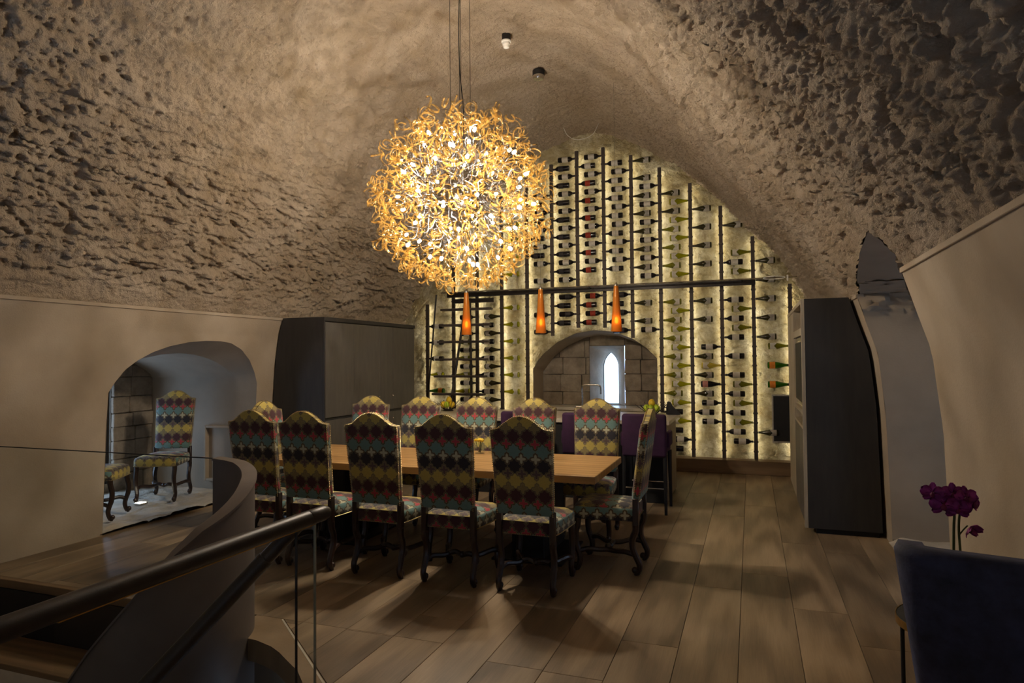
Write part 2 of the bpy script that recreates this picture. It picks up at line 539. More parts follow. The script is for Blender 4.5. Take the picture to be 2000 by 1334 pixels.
def grid_mesh(name, P, mat, parent=None, smooth=True, flip=False):
    n0, n1 = P.shape[:2]
    me = bpy.data.meshes.new(name)
    me.vertices.add(n0 * n1)
    me.vertices.foreach_set('co', P.reshape(-1).astype(np.float32))
    i = np.arange(n0 - 1)[:, None] * n1 + np.arange(n1 - 1)[None, :]
    q = np.stack([i, i + n1, i + n1 + 1, i + 1], -1).reshape(-1, 4)
    if flip:
        q = q[:, ::-1]
    me.loops.add(q.size)
    me.loops.foreach_set('vertex_index', q.reshape(-1).astype(np.int32))
    me.polygons.add(len(q))
    me.polygons.foreach_set('loop_start', (np.arange(len(q)) * 4).astype(np.int32))
    me.polygons.foreach_set('loop_total', np.full(len(q), 4, np.int32))
    me.update(calc_edges=True)
    me.validate()
    if smooth:
        me.shade_smooth()
    return newobj(name, me, mat, parent)

def grids(name, Ps, mat, parent=None, merge=0.0005, smooth=True):
    """several structured patches as one welded mesh"""
    vs, qs, off = [], [], 0
    for P in Ps:
        n0, n1 = P.shape[:2]
        vs.append(P.reshape(-1, 3))
        i = np.arange(n0 - 1)[:, None] * n1 + np.arange(n1 - 1)[None, :]
        qs.append(np.stack([i, i + n1, i + n1 + 1, i + 1], -1).reshape(-1, 4) + off)
        off += n0 * n1
    me = bpy.data.meshes.new(name)
    me.from_pydata(np.concatenate(vs).tolist(), [], np.concatenate(qs).tolist())
    bm = bmesh.new(); bm.from_mesh(me)
    bmesh.ops.remove_doubles(bm, verts=bm.verts, dist=merge)
    bmesh.ops.recalc_face_normals(bm, faces=bm.faces)
    bm.to_mesh(me); bm.free()
    if smooth:
        me.shade_smooth()
        me.set_sharp_from_angle(angle=math.radians(50))
    return newobj(name, me, mat, parent)

# ------------------------------------------------------------------ the room shell
XC, YB, YF = -2.4, 10.2, -4.0
LEDGE = 2.2
ZL = np.array([0, 1.03, 1.6, 1.96, 2.2]); DL = np.array([3.45, 3.41, 3.37, 3.32, 3.25])
ZR = np.array([0, 0.47, 1.17, 1.68, 1.96, 2.2]); DR = np.array([3.53, 3.52, 3.50, 3.45, 3.36, 3.29])
def xl(z): return XC - np.interp(z, ZL, DL)
def xr(z): return XC + np.interp(z, ZR, DR)

# -- vault: barrel with a slightly pointed section
half = [(0, 5.2), (0.45, 5.12), (0.84, 4.93), (1.45, 4.52), (1.96, 4.03), (2.25, 3.7), (2.52, 3.38), (2.79, 3.07), (3.06, 2.65), (3.29, 2.2)]
prof = [(XC - dx, z) for dx, z in half[::-1]] + [(XC + dx, z) for dx, z in half[1:]]
prof = np.array([tuple(v)[:2] for v in [Vector((p.x, p.y)) for p in catmull([(x, z, 0) for x, z in prof], 8)]])
seg = np.hypot(*np.diff(prof, axis=0).T)
arc = np.concatenate([[0], np.cumsum(seg)])
ALEN = arc[-1]
def vault_pt(s): return np.interp(s, arc, prof[:, 0]), np.interp(s, arc, prof[:, 1])
OPY = np.array([4.7, 4.85, 5.0, 5.6, 6.2, 6.55]); OPZ = np.array([2.28, 2.42, 2.5, 2.44, 2.32, 2.2])
def send(Y):     # where the vault stops on the right (the embrasure bites into it)
    zt = np.where((Y >= 4.7) & (Y <= 6.55), np.interp(Y, OPY, OPZ), LEDGE)
    sr = arc[len(arc) // 2:]; zr = prof[len(arc) // 2:, 1]
    return np.interp(-zt, -zr, sr)

def vault_patch(y0, y1, dy, ds):
    ys = np.linspace(y0, y1, max(2, int(round((y1 - y0) / dy)) + 1))
    m = int(round(ALEN / ds)) + 1
    t = np.linspace(0, 1, m)
    e = send(ys)
    S = t[:, None] * e[None, :]
    Y = np.repeat(ys[None, :], m, 0)
    X, Z = vault_pt(S)
    X2, Z2 = vault_pt(S + 0.05)
    X1, Z1 = vault_pt(S - 0.05)
    tx, tz = X2 - X1, Z2 - Z1
    L = np.hypot(tx, tz) + 1e-9
    nx, nz = tz / L, -tx / L        # inward normal
    u = S / ALEN                    # 0 left ledge .. 1 right ledge
    lo_left = 1 - sstep(0.13, 0.30, u)
    left = 1 - sstep(0.36, 0.48, u)
    crown = np.exp(-((u - 0.5) / 0.13) ** 2)
    right = sstep(0.56, 0.72, u)
    near = 1 - sstep(5.5, 8.5, Y)
    d = 0.05 * fbm(S * 0.8, Y * 0.8, 3) + 0.028 * fbm(S * 3.1, Y * 3.1, 3)
    rough = 0.72 + 0.28 * np.maximum(lo_left, right) - 0.42 * crown
    d += rough * (0.050 * fbm(S * 9, Y * 9, 4, 0.62) + 0.030 * fbm(S * 25 + 3, Y * 25, 2, 0.6))
    d -= (0.35 + 0.65 * rough) * 0.022 * sstep(0.18, 0.5, fbm(S * 19 + 50, Y * 15 + 20, 3, 0.65))
    # raked strokes, slanting
    a = 0.62
    p, q = S * math.cos(a) - Y * math.sin(a), S * math.sin(a) + Y * math.cos(a)
    strokes = fbm(p * 26, q * 3.2, 2)
    d -= 0.026 * np.clip(strokes, 0, 1) * (left * (1 - lo_left) + 0.6 * crown)
    nick = fbm(p * 34 + 40, q * 7 + 11, 2)
    d -= 0.016 * sstep(0.32, 0.6, nick) * (0.4 + crown)
    # stone courses breaking through near the left ledge
    w_ = fbm(S * 1.3 + 5, Y * 1.1 + 2, 2) * 0.35
    c1, c2, idn = worley(Y * 2.0 + 0.3 * pn(S * 4, Y * 4), (S + w_ * 0.4) * 5.2 + 0.3 * pn(S * 5 + 7, Y * 3), 3)
    d += lo_left * (0.040 * (idn - 0.5) - 0.035 * (1 - sstep(0.0, 0.16, c2 - c1)))
    ledgey = fbm(S * 9, Y * 2.4, 4, 0.6)
    d += lo_left * 0.045 * np.sign(ledgey) * np.abs(ledgey) ** 0.7
    # rubble and holes on the right
    r1, r2_, idr = worley(S * 2.6 + 0.6 * pn(S * 2, Y * 2), Y * 3.0 + 0.6 * pn(S * 2 + 9, Y * 2 + 4), 9)
    d += right * (0.3 + 0.7 * near) * (0.055 * (idr - 0.5) * sstep(0.0, 0.3, r2_ - r1) - 0.022 * (1 - sstep(0.0, 0.16, r2_ - r1)))
    pit = fbm(S * 4.5 + 31, Y * 3.6 + 12, 3, 0.55)
    d -= right * (0.25 + 0.75 * near) * 0.10 * sstep(0.27, 0.40, pit)
    pit2 = fbm(S * 14 + 3, Y * 12 + 2, 3, 0.6)
    d -= right * 0.034 * sstep(0.20, 0.36, pit2)
    # settle on to the wall heads and the gable
    edge = sstep(0, 0.05, u) * sstep(0, 0.05, (e[None, :] - S) / ALEN + 0.012)
    d = d * (0.25 + 0.75 * edge) - 0.012
    return np.stack([X + nx * d, Y, Z + nz * d], -1)
ceiling = grid_mesh('ceiling', vault_patch(0.9, YB + 0.02, 0.0125, 0.0125), 'vault')
struct(ceiling)
c2_ = grid_mesh('ceiling_rear', vault_patch(YF, 0.9, 0.06, 0.06), 'vault')
struct(c2_)

# -- walls below the ledge
NY0, NY1 = 4.64, 6.66
ANY = np.array([4.64, 4.70, 4.80, 4.93, 5.10, 5.30, 5.55, 5.79, 6.0, 6.17, 6.35, 6.51, 6.60, 6.66])
ANZ = np.array([1.36, 1.45, 1.57, 1.665, 1.75, 1.815, 1.865, 1.885, 1.885, 1.865, 1.79, 1.66, 1.53, 1.38])
def wall_patch(y0, y1, zb, xf, step=0.05, top=LEDGE, nz=24):
    n = max(2, int(round((y1 - y0) / step)) + 1)
    ys = np.linspace(y0, y1, n)
    b = zb(ys)
    t = np.linspace(0, 1, nz)
    Z = b[None, :] + t[:, None] * (top - b)[None, :]
    Y = np.repeat(ys[None, :], nz, 0)
    X = xf(Z) + 0.006 * fbm(Y * 1.1, Z * 1.3, 2)
    return np.stack([X, Y, Z], -1)
zero = lambda y: np.zeros_like(y)
wl = grids('wall_left', [wall_patch(YF, NY0, lambda y: np.where(y < 3.5, 0.0, 0.0), xl), wall_patch(NY0, NY1, lambda y: np.interp(y, ANY, ANZ), xl, 0.03),
                         wall_patch(NY1, YB, zero, xl)], 'plaster')
struct(wl)
EY0, EY1 = 4.7, 6.55
wr = grids('wall_right', [wall_patch(YF, EY0, zero, xr), wall_patch(EY1, YB, zero, xr)], 'plaster')
struct(wr)
# top of the plaster walls: the little ledges the vault springs from
for nm, xf, sgn, y0, y1 in (('trim_1', xl, 1, YF, YB), ('trim_2', xr, -1, YF, EY0), ('trim_3', xr, -1, EY1, YB)):
    x_ = float(xf(LEDGE))
    o = box(nm, min(x_ - 0.25 * sgn, x_ + 0.006 * sgn), max(x_ - 0.25 * sgn, x_ + 0.006 * sgn), y0, y1, LEDGE - 0.03, LEDGE + 0.004, 'plaster', bev=0.003)
    struct(o)
# rear wall of the room (behind the viewer) with a large glazed opening
bm = bmesh.new()
bx(bm, -6.4, -0.45, YF - 0.3, YF, -0.3, 5.6)
bx(bm, 0.45, 2.0, YF - 0.3, YF, -0.3, 5.6)
bx(bm, -0.45, 0.45, YF - 0.3, YF, 1.95, 5.6)
bx(bm, -0.45, 0.45, YF - 0.3, YF, -0.3, 1.05)
struct(obj('wall_front', bm, 'plaster'))
wn = struct(box('window_4', -0.45, 0.45, YF - 0.16, YF - 0.14, 1.05, 1.95, 'pane'))

# -- gable wall behind the wine racks
ARX = np.array([-3.33, -3.15, -2.9, -2.6, -2.31, -2.0, -1.7, -1.5, -1.34]); ARZ = np.array([1.50, 1.74, 1.93, 2.06, 2.10, 2.07, 1.95, 1.81, 1.65])
def gable_patch(x0, x1, zb, zt, step=0.028):
    n = max(2, int(round((x1 - x0) / step)) + 1)
    xs = np.linspace(x0, x1, n)
    b, tp = zb(xs), zt(xs)
    m = max(2, int(round(float((tp - b).max()) / step)) + 1)
    t = np.linspace(0, 1, m)
    Z = b[None, :] + t[:, None] * (tp - b)[None, :]
    X = np.repeat(xs[None, :], m, 0)
    # roughly coursed, thickly limewashed rubble
    xx = X + 0.12 * fbm(X * 1.5, Z * 1.5, 2); zz = Z + 0.10 * fbm(X * 1.3 + 8, Z * 1.8, 2)
    w1, w2, idw = worley(xx * 3.1, zz * 4.6, 21)
    d = 0.020 * (idw - 0.5) - 0.016 * (1 - sstep(0.0, 0.2, w2 - w1)) + 0.020 * fbm(X * 5, Z * 5, 4, 0.6) + 0.007 * fbm(X * 22, Z * 22, 3, 0.6)
    return np.stack([X, YB + 0.012 - d * 1.25, Z], -1)
gtop = lambda x: np.interp(x, prof[:, 0], prof[:, 1]) + 0.12
SILL = 0.88
gb = grids('wall_back', [gable_patch(-5.95, -3.33, zero, gtop), gable_patch(-3.33, -1.34, lambda x: np.interp(x, ARX, ARZ), gtop), gable_patch(-3.33, -1.34, zero, lambda x: zero(x) + SILL),
                         gable_patch(-1.34, 1.2, zero, gtop)], 'winewall', merge=0.001)
struct(gb)

# arched recess in the gable
def arch_loft(name, mat, rings):
    return grids(name, [np.array(rings)], mat, merge=0.0)
ys_ = [YB + 0.02, 10.4, 10.6, 10.78]
xs_ = np.concatenate([np.linspace(-3.33, -1.34, 40)])
ringsA = []
for y in ys_:
    k = (y - YB) / 0.58
    r = [(-3.33, y, SILL)] + [(float(x), y, float(np.interp(x, ARX, ARZ)) - 0.06 * k) for x in xs_] + [(-1.34, y, SILL)]
    ringsA.append(r)
struct(arch_loft('wall_arch_recess', 'plaster', ringsA))
struct(box('floor_arch_recess', -3.36, -1.30, YB - 0.01, 10.8, SILL - 0.04, SILL, 'cream_stone'))
# stone back of the recess with a splayed lancet window
LX0, LX1 = -2.52, -1.94
def stone_field(parent, name, cells, mat='stone'):
    for (poly, fn, d) in cells:
        bm = bmesh.new()
        prism(bm, poly, 0.0, d, fn)
        obj(name, bm, mat, parent)
backing = struct(box('wall_recess_back', -3.4, LX0, 10.84, 10.95, 0.5, 2.3, 'mortar'))
bm = bmesh.new()
bx(bm, -1.94, -1.28, 10.84, 10.95, 0.5, 2.3); bx(bm, LX0, LX1, 10.84, 10.95, 1.86, 2.3)
o = obj('mortar_bed', bm, 'mortar', backing)
rs = random.Random(3)
def stones(x0, x1, z0, z1, hrow, wmin, wmax, y, parent, dy=0.07, axis='Y', zlimit=None):
    z = z0
    while z < z1 - 0.02:
        h = min(hrow * rs.uniform(0.8, 1.25), z1 - z)
        if z1 - (z + h) < 0.05:
            h = z1 - z
        x = x0
        while x < x1 - 0.01:
            wd = min(rs.uniform(wmin, wmax), x1 - x)
            if x1 - (x + wd) < 0.07:
                wd = x1 - x
            g = 0.003
            j = [rs.uniform(-0.004, 0.004) for _ in range(8)]
            poly = [(x + g + j[0], z + g + j[1]), (x + wd - g + j[2], z + g + j[3]), (x + wd - g + j[4], z + h - g + j[5]), (x + g + j[6], z + h - g + j[7])]
            bm = bmesh.new()
            pr = dy + rs.uniform(-0.012, 0.012)
            if axis == 'Y':
                prism(bm, poly, 0.0, pr, lambda a, b, t: Vector((a, y - t, b)))
            else:
                prism(bm, poly, 0.0, pr, lambda a, b, t: Vector((y + t, a, b)))
            bmesh.ops.bevel(bm, geom=[e for e in bm.edges], offset=0.008, segments=1, affect='EDGES')
            obj('stone_block', bm, 'stone', parent)
            x += wd
        z += h
stones(-3.34, LX0, SILL, 2.1, 0.24, 0.22, 0.45, 10.85, backing)
stones(-1.94, -1.33, SILL, 2.1, 0.24, 0.22, 0.4, 10.85, backing)
stones(LX0, LX1, 1.86, 2.1, 0.24, 0.5, 0.6, 10.85, backing)
# reveal of the lancet: splays from the recess back to the slit
def lancet(x0, x1, z0, zs, zt, n=8):
    xm = (x0 + x1) / 2
    A6 = PI / 3
    L = [(x0, z0)] + [(x0 + (xm - x0) * (1 - math.cos(A6 * k / n)) / (1 - math.cos(A6)), zs + (zt - zs) * math.sin(A6 * k / n) / math.sin(A6)) for k in range(n + 1)]
    R_ = [(2 * xm - x, z) for x, z in L[::-1][1:]]
    return L + R_
inner = lancet(-2.405, -2.135, 0.80, 1.50, 1.76)
m_ = len(inner)
outer = []
for i, (x, z) in enumerate(inner):
    if i == 0: outer.append((LX0, SILL))
    elif i == m_ - 1: outer.append((LX1, SILL))
    else:
        outer.append((LX0 if x < -2.27 - 1e-6 else (LX1 if x > -2.27 + 1e-6 else -2.27), min(1.86, max(z + 0.12, SILL)) if abs(x + 2.27) > 0.1 else 1.86))
R0 = [(x, 10.78, z) for x, z in outer]
R1 = [(x * 0.55 + xi * 0.45, 11.02, z * 0.55 + zi * 0.45) for (x, z), (xi, zi) in zip(outer, inner)]
R2 = [(x, 11.26, z) for x, z in inner]
R3 = [(x, 11.40, z) for x, z in inner]
struct(grids('wall_lancet_reveal', [np.array([R0, R1, R2, R3])], 'stonefloor', merge=0.0))
bm = bmesh.new()
bx(bm, LX0, LX1, 10.78, 11.4, 0.74, SILL)
struct(obj('floor_lancet_sill', bm, 'stone'))
bm = bmesh.new()
prism(bm, inner, 11.31, 11.322, lambda a, b, t: Vector((a, t, b)))
win = struct(obj('window_1', bm, 'pane'))
bm = bmesh.new()
tube(bm, [(x, 11.316, z) for x, z in inner], 0.010, 6)
bx(bm, -2.405, -2.135, 11.305, 11.327, 0.80, 0.83)
obj('window_frame', bm, 'black', win)
# outer masses keep the sky out
bm = bmesh.new()
bx(bm, -6.5, LX0, 10.95, 11.4, -0.3, 6.0); bx(bm, LX1, 1.8, 10.95, 11.4, -0.3, 6.0); bx(bm, LX0, LX1, 10.95, 11.4, 1.9, 6.0); bx(bm, LX0, LX1, 10.95, 11.4, -0.3, 0.74)
struct(obj('wall_back_outer', bm, 'stone'))

# -- left alcove (window seat)
XI, XE = -6.12, -7.5
inY = ANY
inZ = np.array([1.30, 1.38, 1.47, 1.56, 1.63, 1.69, 1.735, 1.75, 1.735, 1.70, 1.64, 1.56, 1.50, 1.44])
def ring(xfun, zz, y0=NY0, y1=NY1):
    pts = [(float(xfun(0.0)), y0, 0.0)]
    pts += [(float(xfun(z)), float(y), float(z)) for y, z in zip(np.linspace(y0, y1, 40), np.interp(np.linspace(y0, y1, 40), ANY, zz))]
    pts += [(float(xfun(0.0)), y1, 0.0)]
    return pts
rA = ring(xl, ANZ)
rB = ring(lambda z: XI, inZ)
rC = ring(lambda z: XE - 0.05, inZ)
o = grids('wall_alcove', [np.array([rA, rB]), np.array([rB, rC])], 'plaster', merge=0.0)
struct(o)
bm = bmesh.new()
bx(bm, -7.62, XE - 0.04, NY0 - 0.3, 5.15, -0.2, 2.2)
bx(bm, -7.62, XE - 0.04, 6.08, NY1 + 0.4, -0.2, 2.2)
bx(bm, -7.62, XE - 0.04, 5.15, 6.08, 1.42, 2.2)
bx(bm, -7.62, XE - 0.04, 5.15, 6.08, -0.2, 0.14)
wa = struct(obj('wall_alcove_end', bm, 'mortar'))
stones(6.08, NY1 + 0.0, 0.02, 1.62, 0.21, 0.2, 0.36, XE - 0.04, wa, 0.05, 'X')
stones(NY0, 5.15, 0.02, 1.45, 0.21, 0.2, 0.36, XE - 0.04, wa, 0.05, 'X')
stones(5.15, 6.08, 1.42, 1.72, 0.3, 0.3, 0.5, XE - 0.04, wa, 0.05, 'X')
w2_ = struct(box('window_2', -7.60, -7.59, 5.15, 6.08, 0.14, 1.42, 'pane'))
bm = bmesh.new()
for a, b, c, d in ((5.15, 5.19, 0.14, 1.42), (6.04, 6.08, 0.14, 1.42), (5.19, 6.04, 0.14, 0.18), (5.19, 6.04, 1.38, 1.42), (5.60, 5.63, 0.18, 1.38)):
    bx(bm, -7.615, -7.575, a, b, c, d)
obj('window_frame', bm, 'black', w2_)
# small square recess in the far alcove wall is a box let into it
bm = bmesh.new()
for a in ((-6.57, -6.54, 0.14, 0.84), (-6.12, -6.09, 0.14, 0.84), (-6.54, -6.12, 0.81, 0.84), (-6.54, -6.12, 0.14, 0.17)):
    bx(bm, a[0], a[1], 6.60, 6.67, a[2], a[3], 0.004)
struct(obj('trim_alcove_recess', bm, 'plaster'))
# worn stone paving of the alcove
gx = np.linspace(-7.56, -5.83, 90); gy = np.linspace(NY0 - 0.02, NY1 + 0.02, 100)
GX, GY = np.meshgrid(gx, gy, indexing='ij')
GZ = 0.035 + 0.035 * fbm(GX * 2.2, GY * 2.2, 3) + 0.012 * fbm(GX * 9, GY * 9, 3)
GZ -= 0.02 * (1 - sstep(0.0, 0.06, worley(GX * 1.6, GY * 1.9, 5)[1] - worley(GX * 1.6, GY * 1.9, 5)[0]))
struct(grid_mesh('floor_alcove', np.stack([GX, GY, GZ], -1), 'stonefloor'))

# -- right window embrasure
def er(x, zt): return [(x, EY0, 0.06)] + [(x, float(y), float(z)) for y, z in zip(np.linspace(EY0, EY1, 24), np.interp(np.linspace(EY0, EY1, 24), OPY, zt))] + [(x, EY1, 0.06)]
def er0():
    out = [(float(xr(0.06)), EY0, 0.06)]
    for z in np.linspace(0.2, 2.2, 20): out.append((float(xr(z)), EY0, float(z)))
    for y, z in zip(np.linspace(EY0, EY1, 24), np.interp(np.linspace(EY0, EY1, 24), OPY, OPZ)):
        s = float(send(np.array([y]))[0]); out.append((float(vault_pt(s)[0]) + 0.02, float(y), float(z)))
    for z in np.linspace(2.2, 0.2, 20): out.append((float(xr(z)), EY1, float(z)))
    out.append((float(xr(0.06)), EY1, 0.06))
    return out
e0 = er0()
rows = [e0]
for x in (1.3, 1.6, 1.9, 2.2, 2.45):
    k = (x - 1.1) / 1.35
    rows.append([(max(p[0], x), p[1], min(p[2], 2.5 - 0.15 * k)) for p in e0])
P = np.array(rows)
# cheeks are rough where they pass above the smooth plaster
big = []
for i in range(len(rows) - 1):
    for t in np.linspace(0, 1, 8, endpoint=(i == len(rows) - 2)):
        big.append(P[i] * (1 - t) + P[i + 1] * t)
P = np.array(big)
Q = []
for k in range(P.shape[1] - 1):
    for t in np.linspace(0, 1, 4, endpoint=(k == P.shape[1] - 2)):
        Q.append(P[:, k] * (1 - t) + P[:, k + 1] * t)
P = np.stack(Q, 1)
roughm = sstep(1.95, 2.1, P[..., 2])
P[..., 1] += roughm * np.where(P[..., 1] > 6.3, -1, np.where(P[..., 1] < 4.9, 1, 0)) * (0.16 * np.abs(fbm(P[..., 0] * 5, P[..., 2] * 9, 4, 0.6)))
o = grids('wall_embrasure', [P], 'plaster', merge=0.0)
struct(o)
gx = np.linspace(1.10, 2.5, 50); gy = np.linspace(EY0 - 0.01, EY1 + 0.01, 60)
GX, GY = np.meshgrid(gx, gy, indexing='ij')
GZ = 0.075 + 0.02 * fbm(GX * 3, GY * 3, 3) - 0.05 * (1 - sstep(1.10, 1.2, GX))
struct(grid_mesh('floor_embrasure', np.stack([GX, GY, GZ], -1), 'stonefloor'))
bm = bmesh.new()
bx(bm, 2.42, 2.6, EY0 - 0.2, EY1 + 0.2, -0.1, 0.7); bx(bm, 2.42, 2.6, EY0 - 0.2, EY1 + 0.2, 1.6, 2.8)
bx(bm, 2.42, 2.6, EY0 - 0.2, 5.1, 0.7, 1.6); bx(bm, 2.42, 2.6, 5.8, EY1 + 0.2, 0.7, 1.6)
struct(obj('wall_embrasure_end', bm, 'stone'))
w3 = struct(box('window_3', 2.50, 2.51, 5.1, 5.8, 0.7, 1.6, 'pane'))
bm = bmesh.new()
for a, b, c, d in ((5.1, 5.14, 0.7, 1.6), (5.76, 5.8, 0.7, 1.6), (5.14, 5.76, 0.7, 0.74), (5.14, 5.76, 1.56, 1.6), (5.43, 5.46, 0.74, 1.56)):
    bx(bm, 2.48, 2.53, a, b, c, d)
obj('window_frame', bm, 'black', w3)
# solid masonry behind the thin wall skins
bm = bmesh.new()
bx(bm, -7.62, -6.02, NY1 + 0.03, 11.0, -0.3, 3.0); bx(bm, -7.62, -6.02, YF, NY0 - 0.03, -3.0, 3.0); bx(bm, -7.62, -6.30, NY0 - 0.03, NY1 + 0.03, 2.0, 3.0)
bx(bm, 1.25, 2.6, YF, EY0 - 0.05, -0.3, 3.0); bx(bm, 1.25, 2.6, EY1 + 0.05, 11.0, -0.3, 3.0); bx(bm, 1.25, 2.6, EY0 - 0.05, EY1 + 0.05, 2.6, 3.0)
bx(bm, -7.62, -5.4, YF, 11.0, 3.0, 5.9); bx(bm, 0.75, 2.6, YF, 11.0, 3.0, 5.9); bx(bm, -7.62, 2.6, YF, 11.4, 5.6, 5.9)
struct(obj('wall_masonry_core', bm, 'stone'))

# ------------------------------------------------------------------ timber floor with the stair opening
Y0O = 3.52
bm = bmesh.new()
bx(bm, -7.7, -6.0, NY0 - 0.3, NY1 + 0.3, -0.25, -0.03); bx(bm, 1.3, 2.7, EY0 - 0.3, EY1 + 0.3, -0.25, -0.03)
bx(bm, -6.0, 1.3, Y0O, YB + 0.05, -0.25, -0.022)
bx(bm, -1.90, 1.3, YF, Y0O, -0.25, -0.022)
prism(bm, [(-2.84, Y0O), (-1.90, 2.76), (-1.90, Y0O)], -0.25, -0.022, lambda a, b, t: Vector((a, b, t)))
floor = struct(obj('floor', bm, 'sleeper'))
def clip(poly, a, b, c):          # keep a*x+b*y >= c
    out = []
    for i in range(len(poly)):
        p, q = poly[i], poly[(i + 1) % len(poly)]
        dp, dq = a * p[0] + b * p[1] - c, a * q[0] + b * q[1] - c
        if dp >= 0: out.append(p)
        if (dp >= 0) != (dq >= 0):
            t = dp / (dp - dq); out.append((p[0] + (q[0] - p[0]) * t, p[1] + (q[1] - p[1]) * t))
    return out
dirx, diry = (-1.90 + 2.84), (2.76 - Y0O)
DA, DB = -diry, dirx
DC = DA * (-2.84) + DB * Y0O
def plank(x0, x1, y0, y1, diag=False):
    g = 0.0012
    poly = [(x0 + g, y0 + g), (x1 - g, y0 + g), (x1 - g, y1 - g), (x0 + g, y1 - g)]
    if diag:
        poly = clip(poly, DA, DB, DC + 0.003)
        if len(poly) < 3:
            return
    cx = sum(p[0] for p in poly) / len(poly); cy = sum(p[1] for p in poly) / len(poly)
    bm = bmesh.new()
    b_ = 0.0018
    lo = [bm.verts.new((p[0] - cx, p[1] - cy, -0.022)) for p in poly]
    mi = [bm.verts.new((p[0] - cx, p[1] - cy, -b_)) for p in poly]
    hi = [bm.verts.new(((p[0] - cx) * (1 - b_ / 0.16), (p[1] - cy) * (1 - b_ / 1.2), 0.0)) for p in poly]
    n = len(poly)
    for A, B in ((lo, mi), (mi, hi)):
        for k in range(n):
            bm.faces.new((A[k], A[(k + 1) % n], B[(k + 1) % n], B[k]))
    bm.faces.new(hi)
    o = obj('floor_plank', bm, 'floor', floor)
    o.location = (cx, cy, 0)
JOINTS = {0: [3.39, 5.41, 7.87], 1: [2.6, 4.75, 6.4, 8.9], 2: [2.1, 4.26, 6.2, 8.3], -1: [2.9, 5.0, 7.3, 9.2], -2: [1.6, 3.9, 6.1, 8.4], -3: [1.0, 3.38, 5.6, 7.8], -4: [2.0, 3.39, 5.5, 8.1], -6: [3.86, 6.2, 8.6]}
xx0 = -0.09
rp = random.Random(5)
for k in range(-18, 4):
    x0, x1 = xx0 + 0.325 * k, xx0 + 0.325 * (k + 1)
    x0c, x1c = max(x0, -5.87), min(x1, 1.15)
    if x1c - x0c < 0.02:
        continue
    js = JOINTS.get(k)
    if js is None:
        y = -3.2 + rp.uniform(0, 1.2); js = []
        while y < 9.4:
            js.append(y); y += rp.choice((2.0, 2.3, 2.6)) + rp.uniform(-0.15, 0.15)
    js = sorted([YF, *[j for j in js if YF < j < YB], *([-1.5] if js[0] > 0.3 else []), 10.16])
    for a, b in zip(js, js[1:]):
        if x1c <= -2.84 + 0.02:
            a2 = max(a, Y0O)
            if b - a2 > 0.05: plank(x0c, x1c, a2, b)
        elif x0c >= -1.9:
            plank(x0c, x1c, a, b)
        else:
            lo_, hi_ = a, b
            if hi_ > Y0O: plank(x0c, x1c, max(lo_, Y0O), hi_)
            if lo_ < Y0O and hi_ > 2.76: plank(x0c, x1c, max(lo_, 2.76), min(hi_, Y0O), True)
            if lo_ < 2.76 and x1c > -1.9: plank(max(x0c, -1.9), x1c, lo_, min(hi_, 2.76))
# kerb of the stair opening, with its curved inner edge
outer_ = [(-3.05, Y0O - 0.003), (-2.84, Y0O - 0.003), (-1.903, 2.757), (-1.903, 0.0)]
inner_ = [(-2.19, 0.0), (-2.12, 2.5), (-2.14, 2.72), (-2.19, 2.86), (-2.30, 2.96), (-2.43, 3.04), (-2.54, 3.11), (-2.64, 3.16), (-2.78, 3.20), (-3.05, 3.22)]
bm = bmesh.new()
prism(bm, outer_ + inner_, -0.13, 0.001, lambda a, b, t: Vector((a, b, t)))
struct(obj('trim_stair_kerb', bm, 'kerb'))
bm = bmesh.new()
prism(bm, [(-2.84, Y0O - 0.006), (-1.908, 2.754), (-1.918, 2.748), (-2.845, Y0O - 0.016)], 0.0, 0.0025, lambda a, b, t: Vector((a, b, t)))
struct(obj('trim_kerb_inlay', bm, 'cream_stone'))
struct(box('trim_landing_edge', -5.86, -3.40, 3.46, Y0O - 0.002, -0.06, 0.003, 'sleeper', bev=0.004))
struct(box('wall_stair_fascia', -5.86, -3.95, 3.452, 3.50, -0.62, -0.062, 'black'))
struct(box('wall_stair_left', -6.0, -5.86, YF, 3.5, -2.8, 0.0, 'plaster'))
struct(box('wall_stair_near', -5.86, -1.92, -1.6, -1.5, -2.8, -0.02, 'plaster'))
struct(box('wall_stair_right', -1.92, -1.86, -1.6, 3.5, -2.8, -0.26, 'plaster'))
struct(box('wall_stair_far', -5.86, -1.92, 3.62, 3.7, -2.8, -0.26, 'plaster'))
struct(box('floor_lower', -6.0, -1.8, -1.7, 3.7, -2.9, -2.8, 'stonefloor'))

